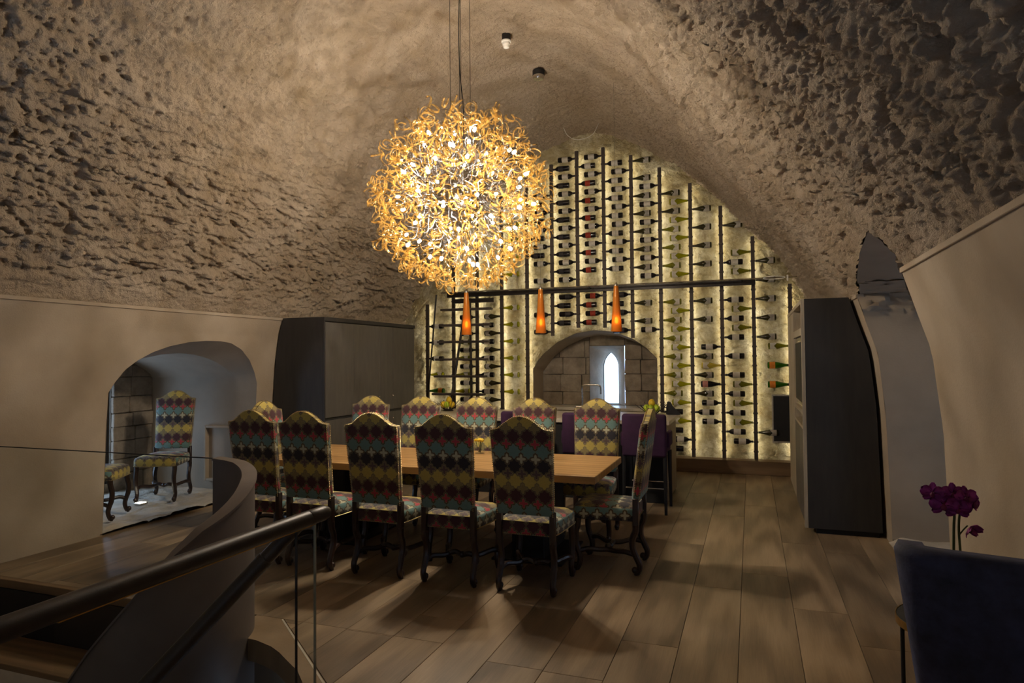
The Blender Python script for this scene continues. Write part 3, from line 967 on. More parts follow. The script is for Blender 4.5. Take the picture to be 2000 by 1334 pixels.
# ------------------------------------------------------------------ staircase
st = thing('staircase', 'dark stair flight sinking below the landing beside the curved steel balustrade', 'staircase', (-4.6, 3.0, -2.8))
def part_at(root, o):
    o.parent = root
    o.matrix_parent_inverse = Matrix.Translation(root.location).inverted()
    return o
for k in range(7):
    y1 = 3.44 - 0.33 * k; z = -0.39 - 0.18 * k
    t_ = box('tread', -5.85, -3.95, y1 - 0.35, y1, z - 0.04, z, 'sleeper' if k != 1 else 'cream_stone', bev=0.004)  # pale second tread and first riser carry the lit patch as colour
    part_at(st, t_)
    part_at(st, box('riser', -5.85, -3.95, y1 - 0.345, y1 - 0.325, z - 0.18, z - 0.04, 'cream_stone' if k == 0 else 'black'))
for k in range(6):
    a0 = math.radians(20 - 34 * k); a1 = math.radians(20 - 34 * (k + 1)); z = -0.55 - 0.18 * k
    cx, cy = -3.364, 3.019
    bm = bmesh.new()
    poly = [(cx + 0.60 * math.cos(a0), cy + 0.60 * math.sin(a0)), (cx + 1.05 * math.cos(a0), cy + 1.05 * math.sin(a0)), (cx + 1.05 * math.cos(a1), cy + 1.05 * math.sin(a1)), (cx + 0.60 * math.cos(a1), cy + 0.60 * math.sin(a1))]
    prism(bm, poly, z - 0.04, z, lambda a, b, t: Vector((a, b, t)))
    part_at(st, obj('tread', bm, 'sleeper'))

# curved steel balustrade: one plate that winds down with the stair
bal = thing('stair_balustrade', 'curved brown grey steel balustrade winding down into the stair opening', 'balustrade', (-3.364, 3.019, -2.0))
cx, cy, RR, TH = -3.364, 3.019, 0.55, 0.065
ang, zt = [], []
A_ = [95, 88, 70, 50, 30, 12, -5, -18, -32, -45, -58, -75, -95, -120, -150]
Z_ = [0.99, 0.985, 0.975, 0.945, 0.90, 0.83, 0.765, 0.715, 0.62, 0.50, 0.36, 0.16, -0.10, -0.42, -0.80]
aa = np.linspace(95, -150, 70)
zz_ = np.interp(-aa, [-a for a in A_], Z_)
bm = bmesh.new()
V = []
for a, z in zip(aa, zz_):
    a = math.radians(a); row = []
    for r_, zz in ((RR, z), (RR, z - 0.012 if False else -2.2), (RR - TH, -2.2), (RR - TH, z)):
        row.append(bm.verts.new((r_ * math.cos(a), r_ * math.sin(a), zz + 2.0)))
    V.append(row)
for p, q in zip(V, V[1:]):
    for k in range(4):
        bm.faces.new((p[k], p[(k + 1) % 4], q[(k + 1) % 4], q[k]))
bm.faces.new(V[0]); bm.faces.new(V[-1][::-1])
obj('steel_plate', bm, 'ribbon', bal, smooth=True)
bm = bmesh.new()
tp = [Vector(((RR - TH / 2) * math.cos(math.radians(a)), (RR - TH / 2) * math.sin(math.radians(a)), z + 2.006)) for a, z in zip(aa, zz_)]
V = []
for i, (a, p) in enumerate(zip(aa, tp)):
    n_ = Vector((math.cos(math.radians(a)), math.sin(math.radians(a)), 0))
    V.append([bm.verts.new(p + n_ * s * (TH / 2 + 0.012) + Vector((0, 0, h))) for s, h in ((1, -0.008), (1, 0.008), (-1, 0.008), (-1, -0.008))])
for p, q in zip(V, V[1:]):
    for k in range(4):
        bm.faces.new((p[k], p[(k + 1) % 4], q[(k + 1) % 4], q[k]))
bm.faces.new(V[0]); bm.faces.new(V[-1][::-1])
obj('capping', bm, 'ribbon', bal, smooth=True)

# glass guard on the landing
gg = thing('glass_guard', 'frameless clear glass guard along the landing edge by the alcove', 'glass guard', (-4.6, 3.5, 0))
bm = bmesh.new(); bx(bm, -1.23, 1.19, -0.006, 0.006, 0.0, 1.0)
obj('glass_pane', bm, 'pane', gg)
bm = bmesh.new(); bx(bm, -1.23, 1.19, -0.006, 0.006, 1.0, 1.006)
obj('top_edge', bm, 'black', gg)
# handrail on glass along the near side of the opening
hr = thing('glass_balustrade', 'glass balustrade with thick bronzed round handrail in the foreground', 'balustrade', (-1.95, 2.0, 0))
bm = bmesh.new()
tube(bm, [(0.0, -1.9, 0.918), (0.0, 0.58, 0.918)], 0.036, 16)
obj('handrail', bm, 'rail', hr, smooth=True)
bm = bmesh.new()
tube(bm, [(0, 0.585, 0.918), (0, 0.59, 0.918), (0, 0.70, 0.917), (0, 0.725, 0.914), (0, 0.735, 0.910)], [0.033, 0.036, 0.036, 0.030, 0.014], 16)
obj('end_cap', bm, 'rail', hr, smooth=True)
bm = bmesh.new(); bx(bm, -0.006, 0.006, -0.6, 0.50, -0.10, 0.89)
g1 = obj('glass_pane', bm, 'pane', hr)
bm = bmesh.new(); bx(bm, -0.006, 0.006, 0.50, 0.503, -0.10, 0.885)
obj('glass_edge', bm, 'black', g1)
bm = bmesh.new(); bx(bm, -0.006, 0.006, 0.505, 0.635, -0.10, 0.89)
g2 = obj('glass_pane', bm, 'pane', hr)
bm = bmesh.new(); bx(bm, -0.006, 0.006, 0.635, 0.640, -0.10, 0.885)
obj('glass_edge', bm, 'glass_edge', g2)
bm = bmesh.new(); bx(bm, -0.012, 0.012, -0.6, 0.63, 0.880, 0.890)
obj('rail_highlight_strip', bm, 'brass', hr)  # brass strip added to stand for the bright highlight under the rail
# lower handrail that drops with the flight
hr2 = thing('stair_handrail', 'thinner bronzed handrail dropping steeply below the main glass balustrade rail', 'handrail', (-1.99, 2.58, 0))
bm = bmesh.new()
pts = [Vector((0.02, 0.02, 0.885)), Vector((-0.10, -0.06, 0.77)), Vector((-0.2, -0.14, 0.67))]
p0, p1 = Vector((-2.045, 2.63, 0.868)), Vector((-2.52, 2.21, 0.23))
dv = (p1 - p0)
base = Vector((-1.99, 2.58, 0))
tube(bm, [p0 - base, p0 + dv * 0.22 - base], 0.035, 14)
obj('upper_section', bm, 'rail', hr2, smooth=True)
bm = bmesh.new(); tube(bm, [p0 + dv * 0.22 - base, p0 + dv * 0.245 - base], 0.040, 14)
obj('collar', bm, 'rail', hr2, smooth=True)
bm = bmesh.new(); tube(bm, [p0 + dv * 0.245 - base, p0 + dv * 1.6 - base], 0.038, 14)
obj('lower_section', bm, 'rail', hr2, smooth=True)

# ------------------------------------------------------------------ wine wall
PXS = [-5.19, -4.70, -4.27, -3.83, -3.39, -2.965, -2.545, -2.12, -1.69, -1.26, -0.815, -0.385, 0.05, 0.535]
PTOP = [2.60, 3.55, 4.0, 4.35, 4.6, 4.77, 4.94, 4.95, 4.78, 4.54, 4.26, 3.88, 3.40, 2.69]
PBOT = [0.19, 0.19, 0.19, 0.19, 0.19, 2.02, 2.14, 2.13, 1.96, 0.19, 0.19, 0.19, 0.19, 0.19]
ORD = ['first', 'second', 'third', 'fourth', 'fifth', 'sixth', 'seventh', 'eighth', 'ninth', 'tenth', 'eleventh', 'twelfth', 'thirteenth', 'fourteenth', 'fifteenth']
YP = 10.125
# bottles: rows sit on a 0.274 m grid; right-hand rows on one phase, left-hand rows on the other.
# each entry: post number, side, grid steps from the datum row, kinds with their run lengths (top to bottom)
def rows_z(side, steps):
    d = 2.22 if side == 'R' else 2.085
    return [d + 0.2737 * k for k in steps]
BOTTLE_ROWS = [
    (1, 'R', (0, -1, -2, -3, -4), (('B', 3), ('Y', 1), ('O', 1))),
    (2, 'R', (0, -1, -2, -3, -4), (('G', 4), ('Y', 1))),
    (3, 'L', (1, 0, -1, -2, -3, -4), (('B', 6),)),
    (3, 'R', (0, -1, -2, -3, -4), (('B', 5),)),
    (4, 'L', (1, 0, -1, -2, -3, -4), (('U', 6),)),
    (4, 'R', (6, 5, 4, 3, 1, 0, -1, -2, -3, -4), (('Y', 10),)),
    (5, 'R', (7, 6, 5, 4), (('K', 4),)),
    (6, 'L', (8, 7, 6, 5, 4, 3, 1, 0), (('B', 6), ('K', 2))),
    (6, 'R', (9, 8, 7, 6, 5, 4, 3, 1, 0), (('K', 9),)),
    (7, 'L', (10, 9, 8, 7, 6, 5, 4, 3, 2, 1), (('B', 8), ('K', 2))),
    (7, 'R', (9, 8, 7, 6, 5, 4, 3, 1, 0), (('B', 1), ('R', 8))),
    (8, 'L', (10, 9, 8, 7, 6, 5, 4, 2, 1), (('B', 7), ('R', 2))),
    (8, 'R', (9, 8, 7, 6, 5, 4, 3, 1, 0), (('B', 7), ('K', 2))),
    (9, 'L', (9, 8, 7, 6, 5, 4, 2, 1, 0), (('B', 6), ('K', 3))),
    (9, 'R', (9, 8, 7, 6, 5, 4, 3, 1, 0), (('U', 9),)),
    (10, 'L', (8, 7, 6, 5, 4, 3, 0), (('B', 7),)),
    (10, 'R', (7, 6, 5, 4, 3, 1, 0, -1, -2, -3, -4, -5, -6, -7), (('U', 2), ('G', 9), ('K', 3))),
    (11, 'L', (7, 6, 5, 4, 3, 1, 0, -1, -2, -3, -4, -5, -6), (('Y', 12), ('B', 1))),
    (11, 'R', (6, 5, 4, 3, 1, 0, -2, -3, -4, -5), (('U', 9), ('B', 1))),
    (12, 'L', (-1, -2, -3, -4, -5), (('B', 1), ('C', 1), ('P', 1), ('B', 2))),
    (12, 'R', (5, 3, 1, 0, -1, -2, -3, -4, -5, -6), (('U', 1), ('B', 9))),
    (13, 'L', (4, 3, 1, 0, -3, -4, -5, -6), (('G', 7), ('B', 1))),
    (13, 'R', (3, 2, 1, 0, -1, -6), (('U', 6),)),
    (14, 'L', (-1, -2, -3), (('G', 1), ('O', 2))),
]
posts = []
for i, (x, t, b) in enumerate(zip(PXS, PTOP, PBOT)):
    p = thing('wine_rack_post', 'slim dark wine rack post with glowing edges, %s from the left' % ORD[i], 'rack post', (x, YP, b), 0, 'wine rack posts on the stone wall')
    h = t - b
    bm = bmesh.new(); bx(bm, -0.026, 0.026, -0.022, 0.022, 0, h, 0.002)
    obj('post', bm, 'postmetal', p)
    for s in (-1, 1):
        bm = bmesh.new(); bx(bm, s * 0.017 - 0.005, s * 0.017 + 0.005, 0.0225, 0.0275, 0.02, h - 0.03)
        obj('led_strip', bm, 'led', p)
    bm = bmesh.new()
    k = 0
    z = 2.22 - 0.274 * 20
    while z < t - 0.05:
        if z > b + 0.04:
            bx(bm, -0.0335, 0.0335, -0.026, 0.012, z - b - 0.013, z - b + 0.013, 0.004)
        z += 0.137
    pg = obj('neck_holders', bm, 'postmetal', p); pg['kind'] = 'stuff'
    posts.append(p)

def bottle_proto(shape):
    # profile along +X from neck mouth (x=0) to base
    # the last part of the neck sits in the holder, so the glass starts at x = 0.052
    if shape == 'bord':
        pr = [(0.0135, 0.052), (0.0137, 0.078), (0.017, 0.088), (0.030, 0.104), (0.0365, 0.122), (0.038, 0.14), (0.038, 0.285), (0.035, 0.296), (0.022, 0.298)]
    elif shape == 'burg':
        pr = [(0.0136, 0.052), (0.0145, 0.07), (0.017, 0.09), (0.023, 0.12), (0.031, 0.15), (0.038, 0.178), (0.0405, 0.195), (0.0405, 0.285), (0.037, 0.296), (0.022, 0.298)]
    else:
        pr = [(0.0152, 0.052), (0.0175, 0.075), (0.021, 0.10), (0.031, 0.14), (0.040, 0.18), (0.043, 0.20), (0.043, 0.295), (0.039, 0.308), (0.024, 0.31)]
    bm = bmesh.new()
    R = Matrix.Rotation(PI / 2, 4, 'Y')
    lathe(bm, pr, 14, R)
    bmesh.ops.recalc_face_normals(bm, faces=bm.faces)
    me = bpy.data.meshes.new('bottle_' + shape); bm.to_mesh(me); bm.free(); me.shade_smooth()
    return me
def label_mesh(r, x0, x1, notch=False, full=0.62):
    bm = bmesh.new(); n = 12; rows_ = []
    for i in range(n + 1):
        a = -PI * full + 2 * PI * full * i / n - PI / 2
        # centred on -Y (towards the room)
        c, s = math.cos(a), math.sin(a)
        xx = x0
        if notch:
            xx = x0 + 0.030 * math.exp(-((i - n / 2) / 1.6) ** 2)
        rows_.append((bm.verts.new((xx, c * r, s * r)), bm.verts.new((x1, c * r, s * r))))
    for p, q in zip(rows_, rows_[1:]):
        bm.faces.new((p[0], p[1], q[1], q[0]))
    # turn so the middle of the label faces the room (-Y)
    for v in bm.verts:
        y, z = v.co.y, v.co.z
        v.co.y, v.co.z = z, -y
    bmesh.ops.recalc_face_normals(bm, faces=bm.faces)
    me = bpy.data.meshes.new('paper_label'); bm.to_mesh(me); bm.free(); me.shade_smooth()
    return me
def foil_mesh(r, x1):
    bm = bmesh.new(); lathe(bm, [(r, 0.053), (r + 0.0006, 0.06), (r + 0.0004, x1)], 12, Matrix.Rotation(PI / 2, 4, 'Y'), close=False)
    me = bpy.data.meshes.new('foil_capsule'); bm.to_mesh(me); bm.free(); me.shade_smooth()
    return me
SH = {k: bottle_proto(k) for k in ('bord', 'burg', 'champ')}
LB = {('bord', 0): label_mesh(0.0386, 0.145, 0.235), ('bord', 1): label_mesh(0.0386, 0.135, 0.205), ('bord', 2): label_mesh(0.0386, 0.15, 0.225), ('burg', 0): label_mesh(0.0411, 0.195, 0.275, True), ('champ', 0): label_mesh(0.0436, 0.215, 0.285)}
FO = {'bord': foil_mesh(0.0143, 0.076), 'burg': foil_mesh(0.0148, 0.068), 'champ': foil_mesh(0.0172, 0.07)}
BT = {  # shape, glass, label key, label material, foil material, words
    'B': ('bord', 'b_dark', ('bord', 0), 'lab_white', 'foil_dark', 'dark wine bottle with pale label'),
    'K': ('bord', 'b_black', ('bord', 1), 'lab_black', 'foil_dark', 'black wine bottle with dark label'),
    'R': ('bord', 'b_dark', ('bord', 2), 'lab_red', 'foil_dark', 'dark wine bottle with red label'),
    'U': ('burg', 'b_olive', ('burg', 0), 'lab_grey', 'foil_dark', 'slope-shouldered olive bottle with pale label'),
    'G': ('burg', 'b_green', ('burg', 0), 'lab_white', 'b_green', 'slope-shouldered green bottle with white label'),
    'Y': ('burg', 'b_yellow', ('burg', 0), 'lab_white', 'b_yellow', 'yellow-green wine bottle with white label'),
    'O': ('champ', 'b_champ', ('champ', 0), 'lab_orange', 'foil_dark', 'green sparkling bottle with orange label'),
    'P': ('champ', 'b_dark', ('champ', 0), 'lab_pink', 'foil_dark', 'dark sparkling bottle with salmon label'),
    'C': ('burg', 'b_clear', ('burg', 0), 'lab_white', 'b_clear', 'clear straw-coloured wine bottle with white label'),
}
mcache = {}
def mesh_with(me, mat):
    k = (me.name, mat)
    if k not in mcache:
        c = me.copy(); c.materials.clear(); c.materials.append(M[mat]); mcache[k] = c
    return mcache[k]
sides = {}
for (p, side, steps, runs) in BOTTLE_ROWS:
    kinds = [k_ for k_, n_k in runs for _ in range(n_k)]
    sides[(p, side)] = list(zip(rows_z(side, steps), kinds))
for (p, side), lst in sides.items():
    lst.sort(key=lambda t: -t[0])
    for k, (z, t) in enumerate(lst):
        shp, gm, lk, lm, fm, words = BT[t]
        o = bpy.data.objects.new('wine_bottle', mesh_with(SH[shp], gm))
        COL.objects.link(o)
        jit = ((k * 7 + p * 3) % 5 - 2) * 0.003
        if side == 'R':
            o.location = (PXS[p - 1] - 0.021, YP - 0.006, z)
            o.scale = (1.08, 1.12, 1.12)
        else:
            o.location = (PXS[p - 1] + 0.021, YP - 0.006, z)
            o.rotation_euler = (0, 0, 0)
            o.scale = (-1.08, 1.12, 1.12)
        kk = ORD[k]
        tag(o, '%s, %s down %s of %s rack post' % (words, kk, 'right' if side == 'R' else 'left', ORD[p - 1]), 'wine bottle', 'wine bottles on the rack posts')
        a = bpy.data.objects.new('paper_label', mesh_with(LB[lk], lm)); a.parent = o; COL.objects.link(a)
        a['label'] = lm.replace('lab_', '') + ' paper label'
        a = bpy.data.objects.new('foil_capsule', mesh_with(FO[shp], fm)); a.parent = o; COL.objects.link(a)

# cross beam and ladder rail
cb = thing('ladder_beam', 'long dark horizontal beam crossing the wine rack posts', 'beam', (-2.3, 9.985, 2.73))
bm = bmesh.new(); bx(bm, -2.45, 2.38, -0.015, 0.035, -0.045, 0.045, 0.003)
obj('bar', bm, 'blackmetal', cb)
for x in (-2.3, 0.0, 2.3):
    bm = bmesh.new(); bx(bm, x - 0.05, x + 0.05, -0.022, -0.015, -0.03, 0.03, 0.002)
    obj('fixing_plate', bm, 'blackmetal', cb)
lr = thing('ladder_rail', 'thin steel rod running in front of the dark beam', 'rail', (-2.3, 9.75, 2.745))
bm = bmesh.new(); tube(bm, [(-2.45, 0, 0), (2.95, 0, 0)], 0.010, 8)
obj('rod', bm, 'chrome', lr, smooth=True)
for x in (-2.3, 0.0, 2.2):
    bm = bmesh.new(); tube(bm, [(x, 0, 0), (x, 0.22, -0.01)], 0.007, 6)
    obj('bracket', bm, 'blackmetal', lr)
bm = bmesh.new()
lp = [(2.62 + 0.14 * math.cos(2 * PI * k / 24), -0.01, 0.02 * math.sin(2 * PI * k / 24)) for k in range(25)]
tube(bm, lp, 0.006, 6, caps=False)
obj('end_loop', bm, 'white', lr, smooth=True)
bm = bmesh.new(); bx(bm, 2.78, 2.80, -0.02, 0.01, -0.05, 0.03, 0.003)
obj('end_clip', bm, 'white', lr)
# library ladder
ld = thing('library_ladder', 'dark library ladder with wide shelf-like treads against the wine wall', 'ladder', (-4.3, 9.2, 0))
def lpnt(x, y, z): return Vector((x + 4.3, y - 9.2, z))
for nm, a, b in (('stringer', (-4.30, 9.74, 2.60), (-4.475, 9.165, 0.0)), ('stringer', (-4.235, 9.74, 2.60), (-3.95, 9.165, 0.0)), ('guide_pole', (-4.84, 9.76, 2.72), (-5.07, 9.70, 0.02))):
    bm = bmesh.new(); tube(bm, [lpnt(*a), lpnt(*b)], 0.020 if nm == 'stringer' else 0.013, 10)
    obj(nm, bm, 'blackmetal', ld, smooth=True)
for z, y in ((2.46, 9.72), (2.205, 9.66), (1.935, 9.60), (1.655, 9.53), (1.39, 9.47), (1.115, 9.40), (0.84, 9.34), (0.57, 9.28), (0.30, 9.22)):
    bm = bmesh.new()
    q = lpnt(-4.29, y, z)
    bx(bm, q.x - 0.44, q.x + 0.44, q.y - 0.06, q.y + 0.06, q.z - 0.018, q.z + 0.018, 0.012, 2)
    obj('tread', bm, 'pale_wood' if False else 'postmetal', ld)
bm = bmesh.new(); q = lpnt(-4.2, 9.78, 2.60)
bx(bm, q.x - 0.36, q.x + 0.36, q.y - 0.015, q.y + 0.015, q.z - 0.035, q.z + 0.035, 0.003)
obj('top_bar', bm, 'blackmetal', ld)
# plinth board and wall vent
struct(box('baseboard_back', -5.9, 0.62, 9.93, YB - 0.04, 0.0, 0.19, 'sleeper', bev=0.006))
vp = thing('wall_vent', 'dark mesh panel in pale frame low on the stone wall', 'vent', (0.395, 10.12, 0.44))
bm = bmesh.new(); bx(bm, -0.105, 0.12, -0.012, 0.03, 0.02, 0.66)
obj('mesh_panel', bm, 'black', vp)
bm = bmesh.new()
for a in ((-0.125, -0.105, 0, 0.68), (0.12, 0.14, 0, 0.68), (-0.105, 0.12, 0.66, 0.68), (-0.105, 0.12, 0, 0.02)):
    bx(bm, a[0], a[1], -0.02, 0.03, a[2], a[3], 0.002)
obj('frame', bm, 'lab_grey', vp)

# ------------------------------------------------------------------ tall cabinets
cl = thing('tall_cabinet', 'tall grey fitted cabinet against the left wall beside the wine rack', 'cabinet', (-5.0, 8.13, 0))
bm = bmesh.new()
zs = np.linspace(0, 2.2, 12)
# body follows the leaning plaster wall at its back
fr = [(-0.022, z) for z in (0.0, 2.2)]
bk = [(float(xl(z)) + 5.0 + 0.025, z) for z in zs[::-1]]
poly = [(-0.022, 0.0)] + bk[::-1] + [(-0.022, 2.2)]
prism(bm, poly, -1.18, 1.18, lambda a, b, t: Vector((a, t, b)))
obj('body', bm, 'darkcab', cl)
ds = [-1.155, -0.52, 0.12, 0.50, 1.165]
for i in range(4):
    for (z0, z1) in ((0.93, 2.14), (0.08, 0.90)):
        bm = bmesh.new(); bx(bm, -0.022, 0.0, ds[i] + 0.004, ds[i + 1] - 0.004, z0 + 0.003, z1 - 0.003, 0.002)
        d = obj('door', bm, 'cabdoor', cl)
        if i in (1, 2):
            bm = bmesh.new()
            yk = ds[i + 1] - 0.03 if i == 1 else ds[i + 1] - 0.03
            zk = 1.13 if z0 > 0.5 else 0.80
            blob(bm, (0.016, yk, zk), 0.014, 2)
            obj('knob', bm, 'chrome', d, smooth='all')
bm = bmesh.new(); bx(bm, -0.02, 0.003, -1.18, 1.18, 2.15, 2.2, 0.002); bx(bm, -0.02, 0.003, -1.18, -1.16, 0.06, 2.15, 0.002)
obj('face_frame', bm, 'darkcab', cl)

cr_ = thing('oven_cabinet', 'tall charcoal cabinet with pale recessed front beside the window embrasure', 'cabinet', (0.455, 6.8, 0))
bm = bmesh.new()
bk = [(float(xr(z)) - 0.455 - 0.03, z) for z in np.linspace(0.05, 2.2, 14)]
poly = [(0.03, 0.05)] + bk + [(0.03, 2.2)]
prism(bm, poly, 0.0, 0.022, lambda a, b, t: Vector((a, t, b)))
obj('side_panel', bm, 'darkcab', cr_)
bm = bmesh.new()
bk2 = [(min(v[0], v[0]), v[1]) for v in bk]
poly = [(0.33, 0.05)] + bk2 + [(0.33, 2.2)]
prism(bm, poly, 0.022, 2.45, lambda a, b, t: Vector((a, t, b)))
obj('body', bm, 'pale_wood', cr_)
bm = bmesh.new(); bx(bm, 0.10, 0.62, 0.03, 2.4, 0.0, 0.05)
obj('plinth', bm, 'black', cr_)
bm = bmesh.new(); bx(bm, 0.0, 0.33, 0.022, 2.45, 2.16, 2.2, 0.002); bx(bm, -0.004, 0.028, 0.0, 0.035, 0.05, 2.2, 0.002); bx(bm, 0.0, 0.33, 1.25, 1.29, 0.98, 2.16); bx(bm, 0.0, 0.33, 0.05, 1.25, 1.10, 1.14); bx(bm, 0.0, 0.33, 0.05, 1.25, 1.86, 1.93); bx(bm, 0.0, 0.33, 0.05, 1.25, 0.96, 0.99); bx(bm, 0.31, 0.35, 0.02, 2.45, 0.05, 2.2)
bx(bm, 0.0, 0.33, 0.035, 0.06, 0.98, 2.16)
obj('face_frame', bm, 'pale_wood', cr_)
bm = bmesh.new(); bx(bm, 0.02, 0.06, 0.065, 1.245, 1.145, 1.855, 0.003)
ov = obj('oven_door', bm, 'chrome', cr_)
bm = bmesh.new(); bx(bm, 0.012, 0.02, 0.12, 1.19, 1.20, 1.80, 0.002)
obj('oven_glass', bm, 'black', ov)
for a, b in ((1.29, 1.86), (1.87, 2.44)):
    bm = bmesh.new(); bx(bm, 0.002, 0.024, a + 0.003, b, 0.08, 2.155, 0.002)
    obj('door', bm, 'pale_wood', cr_)
for a, b in ((0.04, 0.64), (0.645, 1.27)):
    bm = bmesh.new(); bx(bm, 0.002, 0.024, a + 0.003, b, 0.08, 0.955, 0.002)
    obj('door', bm, 'cabdoor', cr_)

# a few things on the open shelves of that cabinet
for k, (y, z, r, h, mt, words) in enumerate(((7.0, 0.991, 0.035, 0.075, 'copper_glass', 'front amber jar'), (7.22, 0.991, 0.035, 0.085, 'fruit_yellow', 'rear yellow jar'), (7.02, 1.931, 0.03, 0.12, 'pane', 'front clear tumbler'), (7.25, 1.931, 0.04, 0.09, 'white', 'rear white cup'))):
    j = thing('shelf_jar', words + (' on the lower' if z < 1.5 else ' on the upper') + ' open shelf of the oven cabinet', 'jar', (0.56, y, z), 0, 'jars on the oven cabinet shelves')
    bm = bmesh.new(); lathe(bm, [(r * 0.8, 0), (r, 0.01), (r, h * 0.8), (r * 0.8, h * 0.92), (r * 0.85, h), (r * 0.75, h), (r * 0.7, h * 0.9), (r * 0.9, h * 0.75), (r * 0.88, 0.012), (0.003, 0.01)], 14)
    obj('jar_body', bm, mt, j, smooth=True)
# ------------------------------------------------------------------ kitchen island
isl = thing('kitchen_island', 'long dark kitchen island with pale stone worktop below the pendants', 'kitchen island', (-2.5, 8.0, 0))
bm = bmesh.new(); bx(bm, -1.60, 1.57, -0.33, 0.62, 0.0, 0.89, 0.004)
obj('body', bm, 'black', isl)
bm = bmesh.new(); bx(bm, -1.66, 1.62, -0.36, 0.86, 0.89, 0.935, 0.004)
obj('worktop', bm, 'cream_stone', isl)
for k in range(6):
    bm = bmesh.new(); bx(bm, 1.571, 1.590, -0.33 + k * 0.158 + 0.003, -0.33 + (k + 1) * 0.158 - 0.003, 0.02, 0.885, 0.002)
    obj('end_slat', bm, 'pale_wood', isl)
# tap
tp_ = thing('kitchen_tap', 'tall square-arched chrome kitchen tap on the island', 'tap', (-2.09, 8.5, 0.936))
bm = bmesh.new(); lathe(bm, [(0.026, 0), (0.026, 0.012), (0.015, 0.02), (0.015, 0.05)], 14)
obj('base', bm, 'chrome', tp_, smooth=True)
bm = bmesh.new(); tube(bm, catmull([(0, 0, 0.04), (0, 0, 0.2), (0, 0, 0.34), (0.03, 0, 0.37), (0.12, 0, 0.372), (0.21, 0, 0.37), (0.24, 0, 0.34), (0.242, 0, 0.25)], 5), 0.011, 10)
obj('spout', bm, 'chrome', tp_, smooth=True)
bm = bmesh.new(); tube(bm, [(-0.09, 0, 0.085), (0.05, 0, 0.085)], 0.009, 8)
obj('lever', bm, 'chrome', tp_, smooth=True)

def bowl(loc, label, seed):
    b = thing('wire_fruit_bowl', label, 'bowl', loc, 0, 'wire fruit bowls on the island')
    bm = bmesh.new(); lathe(bm, [(0.07, 0.0), (0.075, 0.006), (0.05, 0.02), (0.0501, 0.026)], 16)
    obj('base', bm, 'blackmetal', b, smooth=True)
    rr = random.Random(seed)
    for k in range(14):
        a = 2 * PI * k / 14 + rr.uniform(-0.1, 0.1); r = rr.uniform(0.16, 0.21); zt_ = rr.uniform(0.11, 0.16)
        bm = bmesh.new(); tube(bm, [(0.05 * math.cos(a), 0.05 * math.sin(a), 0.015), (0.09 * math.cos(a), 0.09 * math.sin(a), 0.045), (r * math.cos(a), r * math.sin(a), zt_)], 0.0035, 5)
        obj('rod', bm, 'blackmetal', b)
    return b
def fruits(c, tgt, lst, where):
    for k, (dx, dy, dz, r, mt, words) in enumerate(lst):
        bm = bmesh.new(); blob(bm, (0, 0, 0), r, 2, (1, 1, 1.08))
        for v in bm.verts:
            if v.co.z > r * 0.9: v.co.z += 0.006
        f = obj('fruit', bm, mt, None, smooth='all')
        f.location = (c[0] + dx, c[1] + dy, c[2] + dz)
        bm = bmesh.new(); tube(bm, [(0, 0, r * 1.08), (0.003, 0, r * 1.08 + 0.014)], 0.002, 5)
        obj('stalk', bm, 'stem', f)
        tag(f, words + ' ' + where, 'fruit', 'fruit in the island bowls')
cR = (-1.18, 8.42, 0.937); cL = (-4.0, 8.42, 0.937)
bowl(cR, 'black wire fruit bowl at the right end of the island', 1)
bowl(cL, 'black wire fruit bowl at the left end of the island', 2)
fruits(cR, None, [(-0.065, -0.02, 0.085, 0.042, 'fruit_green', 'leftmost lime green fruit'), (-0.005, -0.06, 0.085, 0.040, 'fruit_green', 'front lime green fruit'), (0.06, -0.01, 0.085, 0.043, 'fruit_green', 'rightmost lime green fruit'), (0.0, 0.05, 0.088, 0.040, 'fruit_green', 'rear lime green fruit'), (0.0, -0.005, 0.150, 0.044, 'fruit_yellow', 'topmost yellow fruit')], 'in the right-hand wire bowl')
fruits(cL, None, [(-0.065, -0.02, 0.085, 0.042, 'fruit_yellow', 'leftmost yellow fruit'), (0.0, -0.05, 0.085, 0.040, 'fruit_green', 'front lime green fruit'), (0.06, 0.0, 0.085, 0.042, 'fruit_yellow', 'rightmost yellow fruit'), (0.0, 0.03, 0.147, 0.042, 'fruit_yellow', 'topmost yellow fruit')], 'in the left-hand wire bowl')
dk = thing('wedge_ornament', 'small dark wedge-shaped ornament with a ring beside the fruit bowl', 'ornament', (-0.945, 8.56, 0.937))
bm = bmesh.new()
prism(bm, [(-0.075, 0.0), (0.10, 0.0), (0.105, 0.012), (0.05, 0.05), (0.0, 0.10), (-0.02, 0.16), (-0.06, 0.165), (-0.07, 0.10)], -0.028, 0.028, lambda a, b, t: Vector((a, t, b)))
bmesh.ops.bevel(bm, geom=list(bm.edges), offset=0.006, segments=2, affect='EDGES')
obj('body', bm, 'black', dk)
bm = bmesh.new(); tube(bm, [(-0.085 + 0.032 * math.cos(2 * PI * k / 16), -0.03, 0.06 + 0.032 * math.sin(2 * PI * k / 16)) for k in range(17)], 0.007, 6, caps=False)
obj('ring', bm, 'blackmetal', dk, smooth=True)

